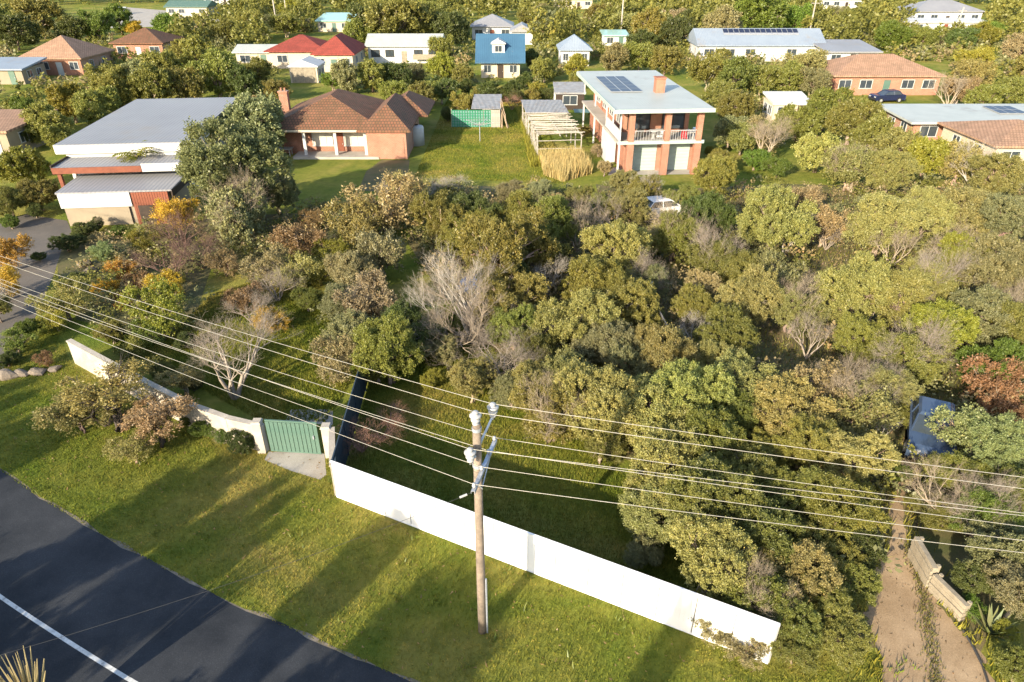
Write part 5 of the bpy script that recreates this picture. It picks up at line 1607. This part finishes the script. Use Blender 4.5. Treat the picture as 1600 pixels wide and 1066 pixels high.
# --- palm by the carport, agave by the drive
pm = thing('palm_tree', 'small yellow-green palm rising beside the stepped carport roof', 'palm', Vector((-30.3, 55.0, 0)))
MB().tube([(0, 0, 0), (.1, .05, 2), (.05, 0, 3.9)], [.16, .13, .1], 8).build('trunk', M['pole_wood'], pm)
fm = MB()
for i in range(9):
    x = .12 + i * .16; z = .35 * math.sin(i / 8 * 2.4)
    w_ = .34 * math.sin((i + 1) / 10 * 3.0) + .05
    for s in (-1, 1):
        fm.poly([(x, 0, z), (x + .1, 0, z + .02), (x + .3, s * w_, z - .12), (x + .2, s * w_, z - .13)])
fm = fm.mesh('frond', leaf_mat('palm_leaf'))
for i in range(13):
    o = link('frond', fm, pm, (.05, 0, 3.9)); o.rotation_euler = (0, frnd.uniform(-.5, .35), i * 2.4); o.color = jit(COLOURS['yellow-green'])
ag = thing('agave_plant', 'pale green agave rosette growing beside the dirt drive edging', 'agave', at(1545, 992))
am = MB()
am.solid([(0, -.06, 0), (0, .06, 0), (.45, -.08, .3), (.45, .08, .3), (.4, 0, .24), (.95, 0, .62)], [(0, 1, 4), (0, 4, 2), (1, 3, 4), (2, 4, 5), (4, 3, 5), (0, 2, 3, 1), (2, 5, 3)])
am = am.mesh('leaf', leaf_mat('agave_leaf', 0.1))
for i in range(20):
    o = link('leaf', am, ag, (0, 0, .02)); o.rotation_euler = (0, -.55 * (i / 20), i * 2.4); o.scale = (.85,) * 3; o.color = jit(COLOURS['silver-green'])

# --- dry reeds by the pole frame
gn = np.random.default_rng(8)


def blades(name, pts, hgt, wid, m, lean=0.35, tint=None):
    n = len(pts)
    h = hgt * gn.uniform(.55, 1.25, n); a = gn.uniform(0, 6.283, n); b = gn.uniform(0, 6.283, n)
    l_ = gn.normal(0, lean, n) * h
    P = np.stack([pts[:, 0], pts[:, 1], np.zeros(n) + .002], 1)
    s = np.stack([np.cos(a), np.sin(a), a * 0], 1) * (wid * gn.uniform(.7, 1.3, n))[:, None] / 2
    tip = P + np.stack([np.cos(b) * l_, np.sin(b) * l_, h], 1)
    V = np.stack([P - s, P + s, tip], 1).reshape(-1, 3)
    return numpy_mesh(name, V, np.arange(n * 3).reshape(-1, 3), m, gn.random(n) if tint is None else tint)


def scatter(poly, n):
    poly = [(p[0], p[1]) for p in poly]
    xs, ys = [p[0] for p in poly], [p[1] for p in poly]
    P = np.stack([gn.uniform(min(xs), max(xs), n * 2), gn.uniform(min(ys), max(ys), n * 2)], 1)
    return P[in_poly(P, poly)][:n]


reed_poly = [at(u, v) for u, v in ((842, 250), (905, 246), (925, 272), (880, 285), (850, 275))]
rd = stuff('dry_reeds', blades('dry_reeds', scatter(reed_poly, 5200), 1.25, .06, M['leaf'], .16), 'tall straw coloured dry grass in front of the pole frame')
rd.color = (*COLOURS['straw'], 1)
re2 = stuff('long_grass', blades('long_grass', scatter([at(u, v) for u, v in ((805, 168), (822, 176), (842, 235), (845, 262), (828, 262), (815, 200))], 1800), .7, .07, M['leaf'], .3), 'long green weeds along the side of the pole frame')
re2.color = (*COLOURS['yellow-green'], 1)

# --- dry litter and weeds on the ground of the bush
bushp = [(8.2, 13.9), (13, 15), (16, 20), (17.5, 22), (22, 17), (45, 20), (45, 58), (24, 58), (7, 58), (-7, 58), (-6, 44), (0, 32), (7.2, 20)]
P = scatter(bushp, 90000)
P = P[~in_poly(P, BLOCK[0])]
k_ = len(P) // 2
wa = stuff('dry_litter', blades('dry_litter', P[:k_], .13, .07, M['leaf'], 1.2), 'dry twigs and fallen leaves on the ground of the bush'); wa.color = (0.20, 0.145, 0.085, 1)
wb = stuff('bush_weeds', blades('bush_weeds', P[k_:], .22, .06, M['leaf'], .6), 'green weeds on the ground of the bush'); wb.color = (*COLOURS['olive'], 1)

# --- grass on the verge and inside the block
verge = [(p.x, p.y) for p in edge if -27 < p.x < 16] + [(14.5, 12), (10.5, 13.2), (FB.x, FB.y - .08), (FA.x, FA.y - .08), (-7.2, 22), (-10.5, 22.6)] + [(p.x - .1, p.y - .25) for p in reversed(wl_top)] + [(-26, 34)]
P = scatter(verge, 190000)
keep = np.ones(len(P), bool)
for nm in ('concrete_apron', 'dirt_drive', 'asphalt_drive'):
    ob = bpy.data.objects[nm]
    keep &= ~in_poly(P, [(v.co.x, v.co.y) for v in ob.data.vertices])
stuff('verge_grass', blades('verge_grass', P[keep], .085, .026, M['blade'], .55), 'mown grass of the roadside verge')
lawn = [(FA.x + .1, FA.y + .1), (FB.x, FB.y + .1), (6, 18), (4, 22), (1, 27), (-2, 33), (-5.5, 34), (-7, 28)]
P = scatter([(p.x, p.y) for p in dr], 9000)
P = P + gn.normal(0, .45, P.shape)
P = P[~in_poly(P, BLOCK[0])]
o = stuff('drive_edge_grass', blades('drive_edge_grass', P, .28, .045, M['leaf'], .5), 'long grass along the edges of the dirt drive'); o.color = (*COLOURS['yellow-green'], 1)
cl_ = [at(u, v) for u, v in ((1415, 850), (1440, 920), (1450, 985), (1462, 1066), (1475, 1130))]
cl_ = fine(cl_, 60)
P = np.array([(p.x, p.y) for p in cl_ for _ in range(9)]) + gn.normal(0, .13, (len(cl_) * 9, 2))
o = stuff('drive_centre_grass', blades('drive_centre_grass', P[gn.random(len(P)) < .55], .11, .04, M['leaf'], .6), 'sparse grass between the wheel tracks of the dirt drive'); o.color = (0.17, 0.16, 0.05, 1)
P = scatter([(p.x, p.y) for p in dr], 420)
o = stuff('drive_leaves', blades('drive_leaves', P, .04, .05, M['leaf'], 1.6), 'fallen leaves and twigs on the dirt drive'); o.color = (0.16, 0.11, 0.06, 1)
P = scatter(verge, 2600)
o = stuff('fallen_leaves', blades('fallen_leaves', P, .05, .07, M['leaf'], 1.6), 'fallen leaves and straw on the verge'); o.color = (0.33, 0.22, 0.10, 1)
C_ = scatter(verge, 160)
P = np.repeat(C_, 16, 0) + gn.normal(0, .14, (len(C_) * 16, 2))
o = stuff('verge_weeds', blades('verge_weeds', P, .15, .05, M['leaf'], .7), 'clumps of weeds in the mown verge'); o.color = (0.15, 0.19, 0.03, 1)
stuff('block_grass', blades('block_grass', scatter(lawn, 80000), .12, .03, M['blade'], .5), 'rough grass inside the white fence')
nb = [at(u, v) for u, v in ((140, 520), (300, 600), (400, 655), (510, 660), (545, 600), (520, 480), (470, 420), (330, 460), (250, 540))]
stuff('garden_grass', blades('garden_grass', scatter(nb, 60000), .13, .04, M['blade'], .5), 'rough grass of the garden behind the masonry wall')
P = scatter([(-9, 62), (5.0, 60), (4.4, 82), (5.2, 100), (-9, 100)], 60000)
stuff('back_lawn_grass', blades('back_lawn_grass', P, .12, .06, M['blade'], .5), 'sunlit lawn at the back of the block')

# rocks in the neighbour's garden
for i, (u, v, s) in enumerate(((132, 415, .5), (142, 425, .4), (12, 590, .5), (35, 586, .4), (60, 583, .45), (85, 578, .35))):
    mb = MB().lathe([(.9, 0), (1.0, .3), (.75, .65), (.3, .85), (0, .86)], 8)
    mb.v = [(x * (1 + .25 * math.sin(3 * y + i)), y * (.8 + .2 * math.cos(2 * x + i)), z * (.8 + .3 * math.sin(2 * x + i))) for x, y, z in mb.v]
    o = tag(mb.build('garden_rock', M['rock'], None, loc=at(u, v)), ('larger brown rock below the silver-green shrub', 'smaller brown rock below the silver-green shrub', 'large flat rock at the edge of the verge lawn',
            'second flat rock along the edge of the verge lawn', 'third flat rock along the edge of the verge lawn', 'small rock beside the masonry wall end')[i], 'rock', 'rocks round the garden beds')
    o.scale = (s, s, s)

# ------------------------------------------------------------------ a label of its own for every plant
LM = [('the white front fence', 0, 16.3), ('the power pole', PB.x, PB.y), ('the teal gate', GA.x, GA.y), ('the masonry wall', -17, 27), ('the modern house', -32, 55), ('the tiled brick house', -17, 74),
      ('the two-storey house', 14, 70), ('the red roofed house', -29, 118), ('the blue roofed house', -2, 122), ('the solar panel house', 45, 138), ('the tan roofed house', 52, 106), ('the grey skillion roof', 48, 82),
      ('the white cottage', -18, 136), ('the chook shed', -5, 84), ('the pole frame', 5, 72), ('the clothes line', -3.5, 77), ('the steel blue car', 16, 24), ('the white car', 12.5, 51), ('the dirt drive', 13, 16),
      ('the broad brown hip roof', -65, 120), ('the blue tarp heap', -1.8, 37), ('the leaning iron sheet', 8, 35), ('the masonry wall end', -22, 32), ('the asphalt drive', -30, 42), ('the sleeper wall', 14, 19),
      ('the teal pool roof', -40, 190), ('the hill house', 115, 200), ('the hedge shed', 33, 84), ('the pyramid roof', 12, 130), ('the grey cottage', -5, 170), ('the far car court', -110, 200), ('the corner tan roof', 42, 64),
      ('the red balcony chair', 15.8, 62), ('the pale cream shed', -48, 125), ('the garden table', -22, 69), ('the brown clad cabin', -48, 68), ('the road', -24, 22)]
groups = {}
for o, colr, noun, (x, y, rad) in PLANTS:
    lm = min(LM, key=lambda q: (q[1] - x) ** 2 + (q[2] - y) ** 2)
    dx, dy = x - lm[1], y - lm[2]
    rel = 'behind' if dy > abs(dx) * 1.1 else ('in front of' if -dy > abs(dx) * 1.1 else 'beside')
    size = 'broad ' if rad > 3.1 else ('small ' if rad < 1.3 else '')
    cn = {'olive': 'olive green', 'pale olive': 'pale olive green'}.get(colr, colr)
    key = f'{size}{cn} {noun} {rel} {lm[0]}'
    groups.setdefault(key, []).append((math.hypot(dx, dy), o))
for key, L_ in groups.items():
    L_.sort(key=lambda q: q[0])
    for i, (_, o) in enumerate(L_):
        o['label'] = key if len(L_) == 1 else f'{ORD[i]} {key}, counted outward from it'
for o, colr, noun, q in PLANTS:
    o['group'] = 'bushes and trees of the neighbourhood'
